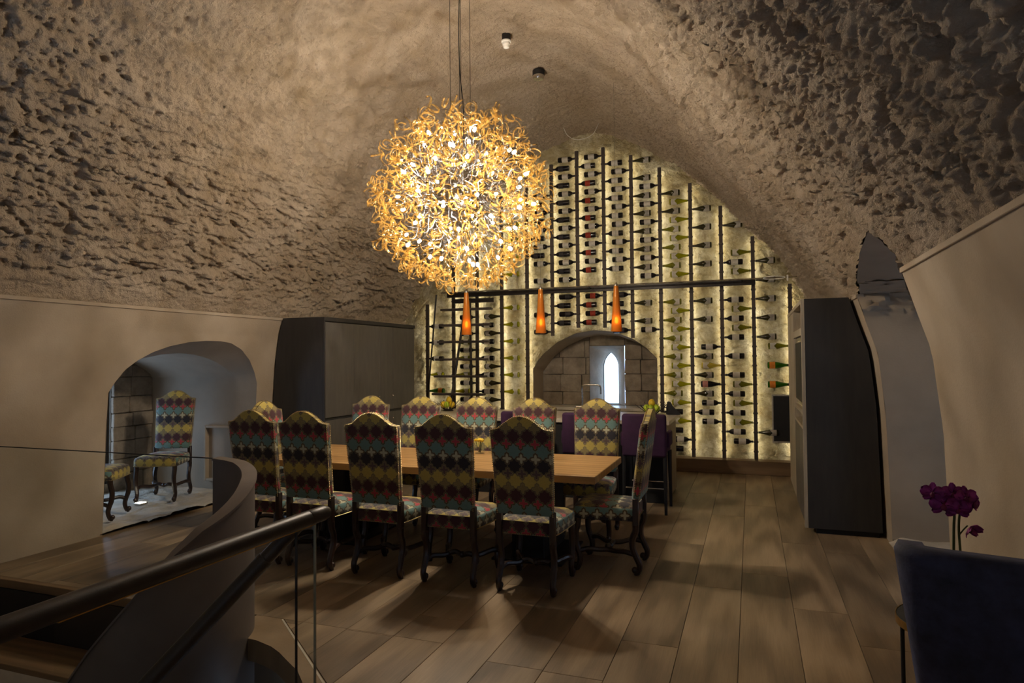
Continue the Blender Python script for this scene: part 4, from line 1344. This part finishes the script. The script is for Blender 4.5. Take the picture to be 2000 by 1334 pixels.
# bar stools
def make_stool(label):
    s = thing('bar_stool', label, 'bar stool', (0, 0, 0), 0, 'velvet bar stools at the island')
    bm = bmesh.new(); bx(bm, -0.225, 0.225, -0.18, 0.24, 0.62, 0.72, 0.03, 3)
    obj('seat', bm, 'velvet_purple', s, smooth=True)
    bm = bmesh.new(); bx(bm, -0.235, 0.235, -0.26, -0.18, 0.60, 1.055, 0.03, 3)
    obj('backrest', bm, 'velvet_purple', s, smooth=True)
    for sx in (-1, 1):
        bm = bmesh.new(); bx(bm, sx * 0.235 - 0.025, sx * 0.235 + 0.025, -0.2, 0.12, 0.70, 0.86, 0.02, 2)
        obj('arm', bm, 'velvet_purple', s, smooth=True)
        for sy in (-0.22, 0.2):
            bm = bmesh.new(); tube(bm, [(sx * 0.215, sy, 0.63), (sx * 0.222, sy * 1.08, 0.0)], [0.024, 0.015], 8)
            obj('leg', bm, 'black', s, smooth=True)
    for sy in (-0.225, 0.205):
        bm = bmesh.new(); tube(bm, [(-0.22, sy, 0.27), (0.22, sy, 0.27)], 0.008, 8)
        obj('footrest', bm, 'chrome', s, smooth=True)
    return s
s0 = make_stool('')
for k, (x, lab) in enumerate(((-1.085, 'purple velvet bar stool at the right-hand end of the island'), (-1.75, 'purple velvet bar stool in the middle of the three'), (-2.48, 'purple velvet bar stool furthest left at the island'))):
    o = s0 if k == 0 else copy_tree(s0)
    place(o, (x, 7.10 + 0.25, 0), 0, lab)

# ------------------------------------------------------------------ dining table
tb = thing('dining_table', 'long thick oak dining table on dark pedestals', 'dining table', (-2.69, 5.46, 0))
bm = bmesh.new()
for k in range(5):
    pass
bx(bm, -1.57, 1.57, -0.54, 0.54, 0.70, 0.76, 0.004)
obj('table_top', bm, 'table', tb)
for sx in (-1, 1):
    bm = bmesh.new(); bx(bm, sx * 0.95 - 0.14, sx * 0.95 + 0.14, -0.30, 0.30, 0.02, 0.70, 0.01)
    obj('pedestal', bm, 'black', tb)
    bm = bmesh.new(); bx(bm, sx * 0.95 - 0.30, sx * 0.95 + 0.30, -0.36, 0.36, 0.0, 0.02, 0.004)
    obj('foot_plate', bm, 'black', tb)

# ------------------------------------------------------------------ dining chairs
PITCHF = 0.1055
def uv_add(me, fn):
    uvl = me.uv_layers.new(name='UVMap')
    for poly in me.polygons:
        n = poly.normal
        for li in poly.loop_indices:
            v = me.vertices[me.loops[li].vertex_index].co
            uvl.data[li].uv = fn(v, n)
def vrow(z): return (1.114 - z) / PITCHF
def make_chair():
    c = thing('dining_chair', '', 'chair', (0, 0, 0), 0, 'patterned high-back dining chairs')
    hw = [(0.205, 0.555), (0.210, 0.70), (0.217, 0.90), (0.224, 1.08), (0.227, 1.15), (0.222, 1.157), (0.19, 1.158), (0.168, 1.164), (0.14, 1.184), (0.11, 1.208), (0.075, 1.231), (0.04, 1.246), (0.0, 1.252)]
    out = hw + [(-x, z) for x, z in hw[::-1][1:]]
    lean = lambda z: -0.235 - max(0.0, z - 0.5) * 0.135
    # upholstered back: padded slab, slightly domed both ways
    bm = bmesh.new()
    n = len(out)
    def ringv(shrink, off):
        cz = 0.88
        r = []
        for x, z in out:
            zz = cz + (z - cz) * (1 - shrink * 0.75); xx = x * (1 - shrink)
            r.append(bm.verts.new((xx, lean(zz) + off, zz)))
        return r
    rings = [ringv(0.0, -0.020), ringv(0.0, 0.020), ringv(0.05, 0.034), ringv(0.25, 0.045), ringv(0.6, 0.050)]
    for A, B in zip(rings, rings[1:]):
        for k in range(n):
            bm.faces.new((A[k], A[(k + 1) % n], B[(k + 1) % n], B[k]))
    bm.faces.new(rings[-1])
    bk1 = ringv(0.06, -0.028); bk2_ = ringv(0.5, -0.031)
    for A, B in ((bk1, rings[0]), (bk2_, bk1)):
        for k in range(n):
            bm.faces.new((A[k], A[(k + 1) % n], B[(k + 1) % n], B[k]))
    bm.faces.new(bk2_[::-1])
    o = obj('backrest', bm, 'fabric', c, smooth='all')
    o.data.set_sharp_from_angle(angle=math.radians(60))
    uv_add(o.data, lambda v, nn: ((v.x + (v.y - lean(v.z) if abs(nn.x) > 0.7 else 0)) / PITCHF + 0.5, vrow(v.z)))
    # seat cushion, domed, tapering to the back
    bm = bmesh.new()
    def seat_ring(sh, z):
        pts = []
        for x, y in ((-0.205, -0.235), (0.205, -0.235), (0.222, -0.10), (0.236, 0.06), (0.242, 0.18), (0.232, 0.235), (0.20, 0.250), (0.0, 0.256), (-0.20, 0.250), (-0.232, 0.235), (-0.242, 0.18), (-0.236, 0.06), (-0.222, -0.10)):
            pts.append(bm.verts.new((x * (1 - sh), y * (1 - sh), z)))
        return pts
    SR = [seat_ring(0.02, 0.405), seat_ring(0.0, 0.415), seat_ring(0.0, 0.475), seat_ring(0.03, 0.50), seat_ring(0.18, 0.520), seat_ring(0.45, 0.532), seat_ring(0.75, 0.537)]
    for A, B in zip(SR, SR[1:]):
        for k in range(len(A)):
            bm.faces.new((A[k], A[(k + 1) % len(A)], B[(k + 1) % len(A)], B[k]))
    bm.faces.new(SR[-1]); bm.faces.new(SR[0][::-1])
    o = obj('seat', bm, 'fabric', c, smooth='all')
    def suv(v, nn):
        d = v.y + 0.0
        zfold = (0.50 - v.z) if v.z < 0.5 else 0.0
        if abs(nn.z) > 0.6:
            return (v.x / PITCHF + 0.5, (0.25 - v.y) / PITCHF + 2.2)
        if abs(nn.y) > abs(nn.x):
            return (v.x / PITCHF + 0.5, (0.50 - v.z) / PITCHF + (2.55 if nn.y > 0 else -0.28))
        return (v.y / PITCHF, (0.50 - v.z) / PITCHF + 1.0)
    uv_add(o.data, suv)
    # legs with the swept "sheep's bone" curve and scrolled foot
    for sx in (-1, 1):
        bm = bmesh.new()
        bx(bm, sx * 0.198 - 0.020, sx * 0.198 + 0.020, -0.262, -0.216, 0.36, 0.58, 0.004)
        pts = catmull([(sx * 0.198, -0.238, 0.38), (sx * 0.198, -0.236, 0.33), (sx * 0.198, -0.212, 0.27), (sx * 0.198, -0.212, 0.20), (sx * 0.199, -0.240, 0.13), (sx * 0.200, -0.262, 0.08), (sx * 0.200, -0.258, 0.04), (sx * 0.2, -0.240, 0.012)], 4)
        tube(bm, pts, [0.027 - 0.006 * i / (len(pts) - 1) for i in range(len(pts))], 8)
        blob(bm, (sx * 0.2, -0.228, 0.036), 0.026, 2, (0.9, 1, 1.05))
        lathe(bm, [(0.014, 0.0), (0.016, 0.006), (0.012, 0.02)], 8, Matrix.Translation((sx * 0.2, -0.236, 0)))
        obj('leg', bm, 'darkwood', c, smooth=True)
        bm = bmesh.new()
        pts = catmull([(sx * 0.212, 0.212, 0.41), (sx * 0.212, 0.216, 0.36), (sx * 0.212, 0.232, 0.29), (sx * 0.212, 0.228, 0.21), (sx * 0.212, 0.205, 0.14), (sx * 0.212, 0.196, 0.09), (sx * 0.212, 0.206, 0.045), (sx * 0.212, 0.222, 0.012)], 4)
        tube(bm, pts, [0.028 - 0.007 * i / (len(pts) - 1) for i in range(len(pts))], 8)
        blob(bm, (sx * 0.212, 0.236, 0.036), 0.026, 2, (0.9, 1, 1.05))
        lathe(bm, [(0.014, 0.0), (0.016, 0.006), (0.012, 0.02)], 8, Matrix.Translation((sx * 0.212, 0.228, 0)))
        obj('leg', bm, 'darkwood', c, smooth=True)
        bm = bmesh.new()
        pts = catmull([(sx * 0.2, -0.235, 0.15), (sx * 0.185, -0.15, 0.165), (sx * 0.135, -0.06, 0.15), (sx * 0.115, 0.0, 0.15), (sx * 0.135, 0.06, 0.15), (sx * 0.19, 0.14, 0.165), (sx * 0.212, 0.20, 0.15)], 5)
        tube(bm, pts, 0.020, 8)
        obj('side_stretcher', bm, 'darkwood', c, smooth=True)
    bm = bmesh.new()
    tube(bm, catmull([(-0.118, 0, 0.15), (-0.06, 0.012, 0.165), (0, 0.0, 0.15), (0.06, -0.012, 0.165), (0.118, 0, 0.15)], 5), 0.020, 8)
    blob(bm, (0, 0, 0.152), 0.026, 2)
    obj('cross_stretcher', bm, 'darkwood', c, smooth=True)
    # rows of brass nail heads
    bm = bmesh.new()
    def nails(path, gap, r):
        acc = 0.0; P_ = [Vector(p) for p in path]
        for a, b in zip(P_, P_[1:]):
            L = (b - a).length; t = gap - acc if acc else 0.0
            while t <= L:
                p = a + (b - a) * (t / L)
                bmesh.ops.create_icosphere(bm, subdivisions=1, radius=r, matrix=Matrix.Translation(p) @ Matrix.Diagonal((1, 1, 1, 1)))
                t += gap
            acc = (L - (t - gap))
    for off in (-0.022, 0.022):
        nails([(x * 1.006, lean(z) + off, z + (0.003 if abs(x) < 0.21 and z > 1.1 else 0)) for x, z in out], 0.0135, 0.0048)
    nails([(-0.236, 0.235, 0.412), (-0.20, 0.254, 0.412), (0.0, 0.259, 0.412), (0.20, 0.254, 0.412), (0.236, 0.235, 0.412), (0.245, 0.18, 0.412), (0.226, -0.10, 0.412), (0.21, -0.20, 0.412)], 0.0135, 0.0048)
    nails([(-0.17, -0.239, 0.412), (0.17, -0.239, 0.412)], 0.0135, 0.0048)
    o = obj('nailhead_trim', bm, 'nail', c)
    o['kind'] = 'stuff'
    return c
ch0 = make_chair()
spots = []
for x, w_ in zip((-3.84, -3.335, -2.715, -2.115, -1.515), ('leftmost on', 'second from left on', 'in the middle of', 'fourth from left on', 'rightmost on')):
    spots.append(((x, 4.69, 0), 0.0, 'patterned high-back dining chair, %s the near side of the table' % w_))
for x, w_ in zip((-4.02, -3.39, -2.73, -2.09, -1.44), ('leftmost on', 'second from left on', 'in the middle of', 'fourth from left on', 'rightmost on')):
    spots.append(((x, 6.13, 0), PI, 'patterned high-back dining chair, %s the far side of the table' % w_))
spots.append(((-1.085, 5.29, 0), PI / 2, 'patterned dining chair seen side-on at the right head of the table'))
spots.append(((-4.27, 5.40, 0), -PI / 2, 'patterned dining chair at the left head of the table'))
spots.append(((-6.55, 5.98, 0.045), PI + math.radians(24), 'patterned dining chair standing free inside the stone alcove'))
spots.append(((-6.42, 5.02, 0.045), PI * 0.5 + math.radians(-150), 'patterned dining chair half hidden behind the edge of the alcove'))
for k, (loc, rz, lab) in enumerate(spots):
    place(ch0 if k == 0 else copy_tree(ch0), loc, rz, lab)

# glass vase of yellow flowers on the table
vz = thing('flower_vase', 'small glass vase with yellow flowers on the oak table', 'vase', (-2.43, 5.80, 0.76))
bm = bmesh.new(); lathe(bm, [(0.035, 0.0), (0.045, 0.01), (0.05, 0.06), (0.042, 0.10), (0.039, 0.10), (0.046, 0.06), (0.041, 0.012), (0.01, 0.01)], 18)
obj('vase_glass', bm, 'pane', vz, smooth=True)
for k in range(7):
    a = k * 2.4; r = 0.012 + 0.006 * k
    bm = bmesh.new(); tube(bm, [(0.3 * r * math.cos(a), 0.3 * r * math.sin(a), 0.015), (r * math.cos(a), r * math.sin(a), 0.12)], 0.0025, 5)
    sm = obj('flower_stem', bm, 'stem', vz)
    bm = bmesh.new(); blob(bm, (r * math.cos(a), r * math.sin(a), 0.128), 0.018, 2, (1, 1, 0.8))
    obj('flower_head', bm, 'fruit_yellow', sm, smooth='all')
gl = thing('glass_tumbler', 'clear glass tumbler right of the flower vase on the table', 'glass', (-2.325, 5.84, 0.76))
bm = bmesh.new(); lathe(bm, [(0.028, 0.0), (0.034, 0.10), (0.0325, 0.10), (0.027, 0.006), (0.005, 0.005)], 18)
obj('tumbler_wall', bm, 'pane', gl, smooth=True)

# ------------------------------------------------------------------ chandelier
CC = Vector((-2.43, 5.40, 3.08))
chd = thing('chandelier', 'huge spherical chandelier of curled amber glass ribbons and silver wire', 'chandelier', CC)
def curl_mesh(seed):
    rr = random.Random(seed)
    turns = rr.uniform(0.7, 1.35); r0 = rr.uniform(0.045, 0.075); r1 = r0 * rr.uniform(0.5, 0.85); drift = rr.uniform(0.01, 0.05)
    n = 20; hw_ = rr.uniform(0.0085, 0.0115); th = 0.0018
    bm = bmesh.new(); V = []
    for i in range(n + 1):
        t = i / n; a = 2 * PI * turns * t; r = r0 + (r1 - r0) * t
        if t > 0.8: r += (t - 0.8) * 0.09
        c_r = Vector((math.cos(a), 0, math.sin(a)))
        ctr = c_r * r + Vector((0, drift * (t - 0.5) * 2, 0)) - Vector((r0, 0, 0))
        wv = hw_ * (0.55 + 0.45 * math.sin(PI * min(1, max(0, t * 0.9 + 0.05))))
        V.append([bm.verts.new(ctr + Vector((0, s * wv, 0)) + c_r * h) for s, h in ((-1, -th), (1, -th), (1, th), (-1, th))])
    for p, q in zip(V, V[1:]):
        for k in range(4):
            bm.faces.new((p[k], p[(k + 1) % 4], q[(k + 1) % 4], q[k]))
    bm.faces.new(V[0]); bm.faces.new(V[-1][::-1])
    bmesh.ops.recalc_face_normals(bm, faces=bm.faces)
    me = bpy.data.meshes.new('curl'); bm.to_mesh(me); bm.free(); me.shade_smooth(); me.materials.append(M['amber'])
    return me
curls = [curl_mesh(k) for k in range(9)]
NCURL = 700
rc = random.Random(21)
mats = []
for k in range(NCURL):
    zf = 1 - 2 * (k + 0.5) / NCURL
    a = k * PI * (3 - math.sqrt(5)) + rc.uniform(-0.06, 0.06)
    rxy = math.sqrt(1 - zf * zf)
    d = Vector((rxy * math.cos(a), rxy * math.sin(a), zf))
    R = rc.uniform(0.68, 0.90) if zf > -0.35 else rc.uniform(0.74, 0.86)
    if rc.random() < 0.12: R = rc.uniform(0.5, 0.64)
    q = d.to_track_quat('X', 'Z')
    mt = Matrix.Translation(d * R) @ q.to_matrix().to_4x4() @ Matrix.Rotation(rc.uniform(0, 2 * PI), 4, 'X') @ Matrix.Rotation(rc.uniform(-0.7, 0.7), 4, 'Y') @ Matrix.Rotation(rc.uniform(-0.9, 0.9), 4, 'Z') @ Matrix.Scale(rc.uniform(0.75, 1.15), 4)
    mats.append((d, mt, rc.randrange(9)))
cdir = (Vector((0, 0, CAM_H)) - CC).normalized()
mats.sort(key=lambda t: -t[0].dot(cdir))
for d, mt, ci in mats[:300]:
    o = bpy.data.objects.new('glass_curl', curls[ci]); o.parent = chd; o.matrix_local = mt; COL.objects.link(o)
vs, fs, off = [], [], 0
for d, mt, ci in mats[300:]:
    me = curls[ci]
    for v in me.vertices: vs.append(tuple(mt @ v.co))
    for p in me.polygons: fs.append([i + off for i in p.vertices])
    off += len(me.vertices)
me = bpy.data.meshes.new('rear_glass_curls'); me.from_pydata(vs, [], fs); me.shade_smooth()
o = newobj('rear_glass_curls', me, 'amber', chd); o['kind'] = 'stuff'
# tangle of silver wire
bm = bmesh.new()
for k in range(620):
    d = Vector((rc.gauss(0, 1), rc.gauss(0, 1), rc.gauss(0, 1))).normalized()
    t1 = d.orthogonal().normalized(); t2 = d.cross(t1)
    ph, amp, fr_ = rc.uniform(0, 6.28), rc.uniform(0.02, 0.06), rc.uniform(5, 11)
    r0, r1 = rc.uniform(0.30, 0.44), rc.uniform(0.54, 0.70)
    pts = []
    for i in range(11):
        r = r0 + (r1 - r0) * i / 10
        pts.append(d * r + t1 * amp * math.sin(fr_ * r * 2 + ph) + t2 * amp * math.cos(fr_ * r * 2.6 + ph))
    tube(bm, pts, 0.0017, 3, caps=False)
o = obj('wire_tangle', bm, 'wire', chd); o['kind'] = 'stuff'
bm = bmesh.new(); blob(bm, (0, 0, 0), 0.065, 3)
obj('core', bm, 'chrome', chd, smooth='all')
# bulbs
bm = bmesh.new(); lathe(bm, [(0.006, -0.02), (0.014, -0.014), (0.016, 0.0), (0.014, 0.014), (0.006, 0.021)], 8)
bmesh.ops.recalc_face_normals(bm, faces=bm.faces)
bme = bpy.data.meshes.new('bulb'); bm.to_mesh(bme); bm.free(); bme.shade_smooth(); bme.materials.append(M['bulb'])
NB = 56
for k in range(NB):
    zf = 1 - 2 * (k + 0.5) / NB
    a = k * PI * (3 - math.sqrt(5)) + rc.uniform(-0.3, 0.3)
    rxy = math.sqrt(1 - zf * zf)
    d = Vector((rxy * math.cos(a), rxy * math.sin(a), zf)); R = rc.uniform(0.50, 0.68)
    o = bpy.data.objects.new('bulb', bme); o.parent = chd
    o.matrix_local = Matrix.Translation(d * R) @ d.to_track_quat('Z', 'Y').to_matrix().to_4x4(); COL.objects.link(o)
# the lamps' light, in a ring of soft sources among the bulbs
for sx, sy, sz in ((1, 1, 1), (1, -1, -1), (-1, 1, -1), (-1, -1, 1)):
    l_ = bpy.data.lights.new('chandelier_light', 'POINT')
    l_.energy = CHAND_LAMP_W
    l_.color = (1.0, 0.88, 0.72)
    l_.shadow_soft_size = 0.025
    lo_ = bpy.data.objects.new('chandelier_light', l_)
    lo_.location = CC + Vector((sx, sy, sz)) * 0.10
    COL.objects.link(lo_)
# suspension
for x, y in ((-0.085, -0.03), (-0.03, 0.05), (0.03, -0.05), (0.085, 0.03)):
    bm = bmesh.new(); tube(bm, [(x, y, 0.15), (x, y, 2.06)], 0.0026, 5)
    obj('suspension_wire', bm, 'blackmetal', chd)
bm = bmesh.new(); tube(bm, catmull([(0.02, 0, 0.15), (0.03, 0, 0.8), (0.0, 0.0, 1.15), (-0.01, 0, 1.5), (0.0, 0, 2.06)], 6), 0.0045, 6)
obj('power_cable', bm, 'black', chd, smooth=True)
bm = bmesh.new(); lathe(bm, [(0.14, 2.03), (0.15, 2.05), (0.15, 2.10)], 20)
obj('ceiling_rose', bm, 'chrome', chd, smooth=True)

# ------------------------------------------------------------------ pendants, smoke detector
def make_pendant():
    p = thing('pendant_lamp', '', 'pendant lamp', (0, 0, 0), 0, 'amber cone pendants over the island')
    bm = bmesh.new()
    lathe(bm, [(0.0265, 0.53), (0.036, 0.42), (0.046, 0.26), (0.057, 0.10), (0.066, 0.0), (0.063, 0.0), (0.054, 0.10), (0.043, 0.26), (0.033, 0.42), (0.023, 0.528)], 20, close=False)
    obj('glass_cone', bm, 'copper_glass', p, smooth=True)
    bm = bmesh.new(); lathe(bm, [(0.0262, 0.52), (0.0262, 0.545), (0.012, 0.56), (0.004, 0.575)], 14)
    obj('cap', bm, 'chrome', p, smooth=True)
    bm = bmesh.new(); lathe(bm, [(0.008, 0.17), (0.016, 0.15), (0.020, 0.125), (0.016, 0.10), (0.006, 0.09)], 10)
    obj('bulb', bm, 'pendant_bulb', p, smooth=True)
    return p
pd0 = make_pendant()
for k, (x, lab) in enumerate(((-3.36, 'amber cone pendant hanging just below the chandelier'), (-2.38, 'amber cone pendant in the middle, over the arched recess'), (-1.46, 'amber cone pendant furthest right over the island'))):
    p = pd0 if k == 0 else copy_tree(pd0)
    place(p, (x, 7.62, 1.965), 0, lab)
    zc = float(np.interp(x, prof[:, 0], prof[:, 1])) if k != 1 else 5.035
    bm = bmesh.new(); tube(bm, [(0, 0, 0.57), (0, 0, zc - 1.965 + 0.02)], 0.0015, 5)
    obj('flex', bm, 'glass_edge', p)
rs_ = thing('pendant_rose', 'round chrome ceiling rose feeding the pendant flexes', 'ceiling rose', (-2.38, 7.62, 5.06))
bm = bmesh.new(); lathe(bm, [(0.02, 0.0), (0.058, 0.006), (0.07, 0.03), (0.07, 0.05)], 20)
obj('cover', bm, 'chrome', rs_, smooth=True)
bm = bmesh.new(); lathe(bm, [(0.072, 0.05), (0.074, 0.052), (0.074, 0.11)], 20)
obj('collar', bm, 'black', rs_, smooth=True)
sd = thing('smoke_detector', 'white round smoke detector on the vault above the chandelier', 'smoke detector', (-2.46, 6.70, 5.055))
bm = bmesh.new(); lathe(bm, [(0.018, 0.0), (0.03, 0.004), (0.036, 0.03), (0.042, 0.034), (0.042, 0.06)], 20)
obj('sensor_head', bm, 'white', sd, smooth=True)
bm = bmesh.new(); lathe(bm, [(0.05, 0.06), (0.054, 0.064), (0.054, 0.078), (0.05, 0.082)], 20)
obj('base_ring', bm, 'white', sd, smooth=True)
bm = bmesh.new(); lathe(bm, [(0.047, 0.082), (0.047, 0.15)], 20)
obj('back_box', bm, 'black', sd, smooth=True)
hc = thing('hanging_cable', 'thin pale cable looping below the vault above the wine rack', 'cable', (-2.35, 9.6, 4.95))
bm = bmesh.new(); tube(bm, catmull([(-0.26, 0, 0.2), (-0.2, 0, 0.08), (-0.08, 0, 0.0), (0.08, 0, 0.0), (0.2, 0, 0.06), (0.28, 0, 0.2)], 6), 0.004, 6)
obj('cable', bm, 'white', hc, smooth=True)

# ------------------------------------------------------------------ alcove spot
fsx = thing('floor_spot', 'small square recessed spotlight in the stone floor of the alcove', 'spotlight', (-6.52, 5.64, 0.05))
bm = bmesh.new(); bx(bm, -0.05, 0.05, -0.05, 0.05, -0.01, 0.012, 0.002)
obj('frame', bm, 'chrome', fsx)
bm = bmesh.new(); bx(bm, -0.04, 0.04, -0.04, 0.04, 0.012, 0.016)
obj('lens', bm, 'floorspot', fsx)

# ------------------------------------------------------------------ blue armchair, side table, orchid
ac = thing('velvet_armchair', 'midnight blue velvet armchair seen from behind at the lower right', 'armchair', (0.775, 2.72, 0), math.radians(-14))
def shell(bm, path, z0f, z1f, th):
    V = []
    for i, (p, nrm) in enumerate(path):
        z0, z1 = z0f(i / (len(path) - 1)), z1f(i / (len(path) - 1))
        a = p - nrm * th / 2; b = p + nrm * th / 2; tt = 0.03
        V.append([bm.verts.new((a.x, a.y, z0)), bm.verts.new((a.x, a.y, z1 - tt)), bm.verts.new((a.x + nrm.x * tt * 0.5, a.y + nrm.y * tt * 0.5, z1)), bm.verts.new((b.x - nrm.x * tt * 0.5, b.y - nrm.y * tt * 0.5, z1)), bm.verts.new((b.x, b.y, z1 - tt)), bm.verts.new((b.x, b.y, z0))])
    for p, q in zip(V, V[1:]):
        for k in range(6):
            bm.faces.new((p[k], p[(k + 1) % 6], q[(k + 1) % 6], q[k]))
    bm.faces.new(V[0]); bm.faces.new(V[-1][::-1])
bm = bmesh.new()
pth = []
for i in range(25):
    t = i / 24
    if t < 0.25:
        p = Vector((-0.235, 0.22 - 0.32 * (t / 0.25), 0)); nn = Vector((-1, 0, 0))
    elif t > 0.75:
        p = Vector((0.235, -0.10 + 0.32 * ((t - 0.75) / 0.25), 0)); nn = Vector((1, 0, 0))
    else:
        a = PI + (t - 0.25) / 0.5 * PI
        ex = math.copysign(abs(math.cos(a)) ** 0.45, math.cos(a)); ey = -abs(math.sin(a)) ** 0.45
        p = Vector((0.235 * ex, -0.10 + 0.09 * ey, 0)); nn = Vector((math.cos(a), 1.3 * math.sin(a), 0)).normalized()
    pth.append((p, nn))
shell(bm, pth, lambda t: 0.28, lambda t: 0.66 + 0.36 * sstep(0.10, 0.24, np.array(t)) * sstep(0.10, 0.24, np.array(1 - t)), 0.10)
for v in bm.verts:
    k = 1.0 + 0.42 * (min(v.co.z, 1.0) - 0.98)
    v.co.x *= k
    v.co.y -= 0.14 * max(0, v.co.z - 0.45) * (1 if v.co.y < 0 else 0)
obj('back_shell', bm, 'velvet_blue', ac, smooth='all')
bm = bmesh.new(); bx(bm, -0.19, 0.19, -0.13, 0.27, 0.28, 0.46, 0.04, 3)
obj('seat_cushion', bm, 'velvet_blue', ac, smooth=True)
for sx in (-1, 1):
    for sy in (-0.12, 0.24):
        bm = bmesh.new(); tube(bm, [(sx * 0.20, sy * 0.9, 0.29), (sx * 0.22, sy * 1.0, 0.0)], [0.018, 0.011], 8)
        obj('leg', bm, 'black', ac, smooth=True)
sdt = thing('side_table', 'round black side table with brass rim behind the blue armchair', 'side table', (0.83, 3.37, 0))
bm = bmesh.new(); lathe(bm, [(0.235, 0.485), (0.238, 0.49), (0.238, 0.50), (0.235, 0.502)], 32)
obj('table_top', bm, 'black', sdt, smooth=True)
bm = bmesh.new(); lathe(bm, [(0.239, 0.47), (0.243, 0.47), (0.243, 0.503), (0.239, 0.503), (0.239, 0.47)], 32, close=False)
obj('brass_rim', bm, 'brass', sdt, smooth=True)
for k in range(4):
    a = PI / 4 + k * PI / 2 + 0.65
    bm = bmesh.new(); tube(bm, [(0.215 * math.cos(a), 0.215 * math.sin(a), 0.486), (0.215 * math.cos(a), 0.215 * math.sin(a), 0.0)], 0.009, 8)
    obj('leg', bm, 'black', sdt, smooth=True)
orc = thing('potted_orchid', 'purple orchid on a dark stem rising behind the blue armchair', 'orchid', (0.79, 3.25, 0.503))
bm = bmesh.new(); lathe(bm, [(0.045, 0.0), (0.055, 0.01), (0.065, 0.11), (0.061, 0.11), (0.05, 0.02), (0.01, 0.02)], 20)
obj('pot', bm, 'white', orc, smooth=True)
bm = bmesh.new(); lathe(bm, [(0.058, 0.085), (0.03, 0.097), (0.004, 0.10)], 16)
obj('soil', bm, 'darkwood', orc, smooth=True)
for k in range(4):
    a = k * 1.7 + 0.4
    bm = bmesh.new(); V = []
    for i in range(7):
        t = i / 6; r = 0.02 + 0.15 * t; z = 0.10 + 0.07 * math.sin(t * 2.6); w_ = 0.028 * math.sin(PI * (0.12 + 0.85 * t))
        c = Vector((r * math.cos(a), r * math.sin(a), z)); s = Vector((-math.sin(a), math.cos(a), 0)) * w_
        V.append([bm.verts.new(c - s + Vector((0, 0, 0.006))), bm.verts.new(c - Vector((0, 0, 0.004))), bm.verts.new(c + s + Vector((0, 0, 0.006))), bm.verts.new(c)])
    for p, q in zip(V, V[1:]):
        for j in range(4): bm.faces.new((p[j], p[(j + 1) % 4], q[(j + 1) % 4], q[j]))
    obj('leaf', bm, 'stem', orc, smooth=True)
def flower(parent, loc, face, s, wilt=False):
    loc = (loc[0] * 0.74 - 0.008, loc[1], 0.545 + (loc[2] - 0.57) * 0.86)
    s = s * 0.84
    f = bpy.data.objects.new('flower', None)
    q = Vector(face).normalized().to_track_quat('Z', 'Y')
    rm = Matrix.Translation(loc) @ q.to_matrix().to_4x4() @ Matrix.Scale(s, 4)
    bm = bmesh.new()
    def petal(a, L, W, dip):
        V = []
        for i in range(6):
            t = i / 5; r = 0.004 + L * t; w_ = W * (math.sin(PI * (0.08 + 0.84 * t)) ** 0.7)
            c = Vector((r * math.cos(a), r * math.sin(a), dip * t * t)); sd_ = Vector((-math.sin(a), math.cos(a), 0))
            V.append([bm.verts.new(c - sd_ * w_ + Vector((0, 0, 0.006))), bm.verts.new(c), bm.verts.new(c + sd_ * w_ + Vector((0, 0, 0.006))), bm.verts.new(c - Vector((0, 0, 0.0015)))])
        for p, q_ in zip(V, V[1:]):
            for j in range(4): bm.faces.new((p[j], p[(j + 1) % 4], q_[(j + 1) % 4], q_[j]))
    for a in (PI / 2, PI / 2 + 2.2, PI / 2 - 2.2): petal(a, 0.052, 0.018, 0.03 if wilt else -0.004)
    for a in (0.25, PI - 0.25): petal(a, 0.055, 0.032, 0.04 if wilt else 0.004)
    bm.transform(rm)
    o = obj('flower', bm, 'orchid', parent, smooth='all')
    bm = bmesh.new()
    blob(bm, (0, -0.010, 0.012), 0.011, 2, (1, 1.3, 1)); blob(bm, (0, 0.004, 0.012), 0.006, 1)
    bm.transform(rm)
    obj('flower_lip', bm, 'orchid_dark', o, smooth='all')
bm = bmesh.new()
tube(bm, catmull([(0.0, 0, 0.09), (-0.005, 0, 0.25), (-0.002, 0.0, 0.42), (0.0, 0, 0.49), (-0.02, 0, 0.535), (-0.06, 0.0, 0.56)], 6), 0.0055, 6)
tube(bm, catmull([(0.012, 0.005, 0.09), (0.02, 0, 0.28), (0.016, 0.0, 0.42), (0.022, 0, 0.49), (0.04, 0, 0.54), (0.058, 0, 0.535)], 6), 0.005, 6)
tube(bm, catmull([(0.018, 0.0, 0.40), (0.035, 0, 0.425), (0.048, 0, 0.44)], 5), 0.003, 6)
obj('stem', bm, 'stem', orc, smooth=True)
for loc, fc, s in (((-0.095, -0.02, 0.60), (-0.5, -1, 0.1), 0.95), ((-0.045, -0.03, 0.545), (-0.3, -1, 0.2), 1.1), ((0.0, -0.02, 0.60), (0.1, -1, 0.2), 1.0), ((0.015, -0.035, 0.535), (0.0, -1, 0.0), 1.05), ((0.06, -0.02, 0.585), (0.5, -1, 0.2), 1.05), ((0.095, -0.01, 0.555), (0.9, -0.8, 0.1), 0.95)):
    flower(orc, loc, fc, s)
flower(orc, (0.08, -0.01, 0.435), (0.6, -0.8, -0.5), 0.8, True)
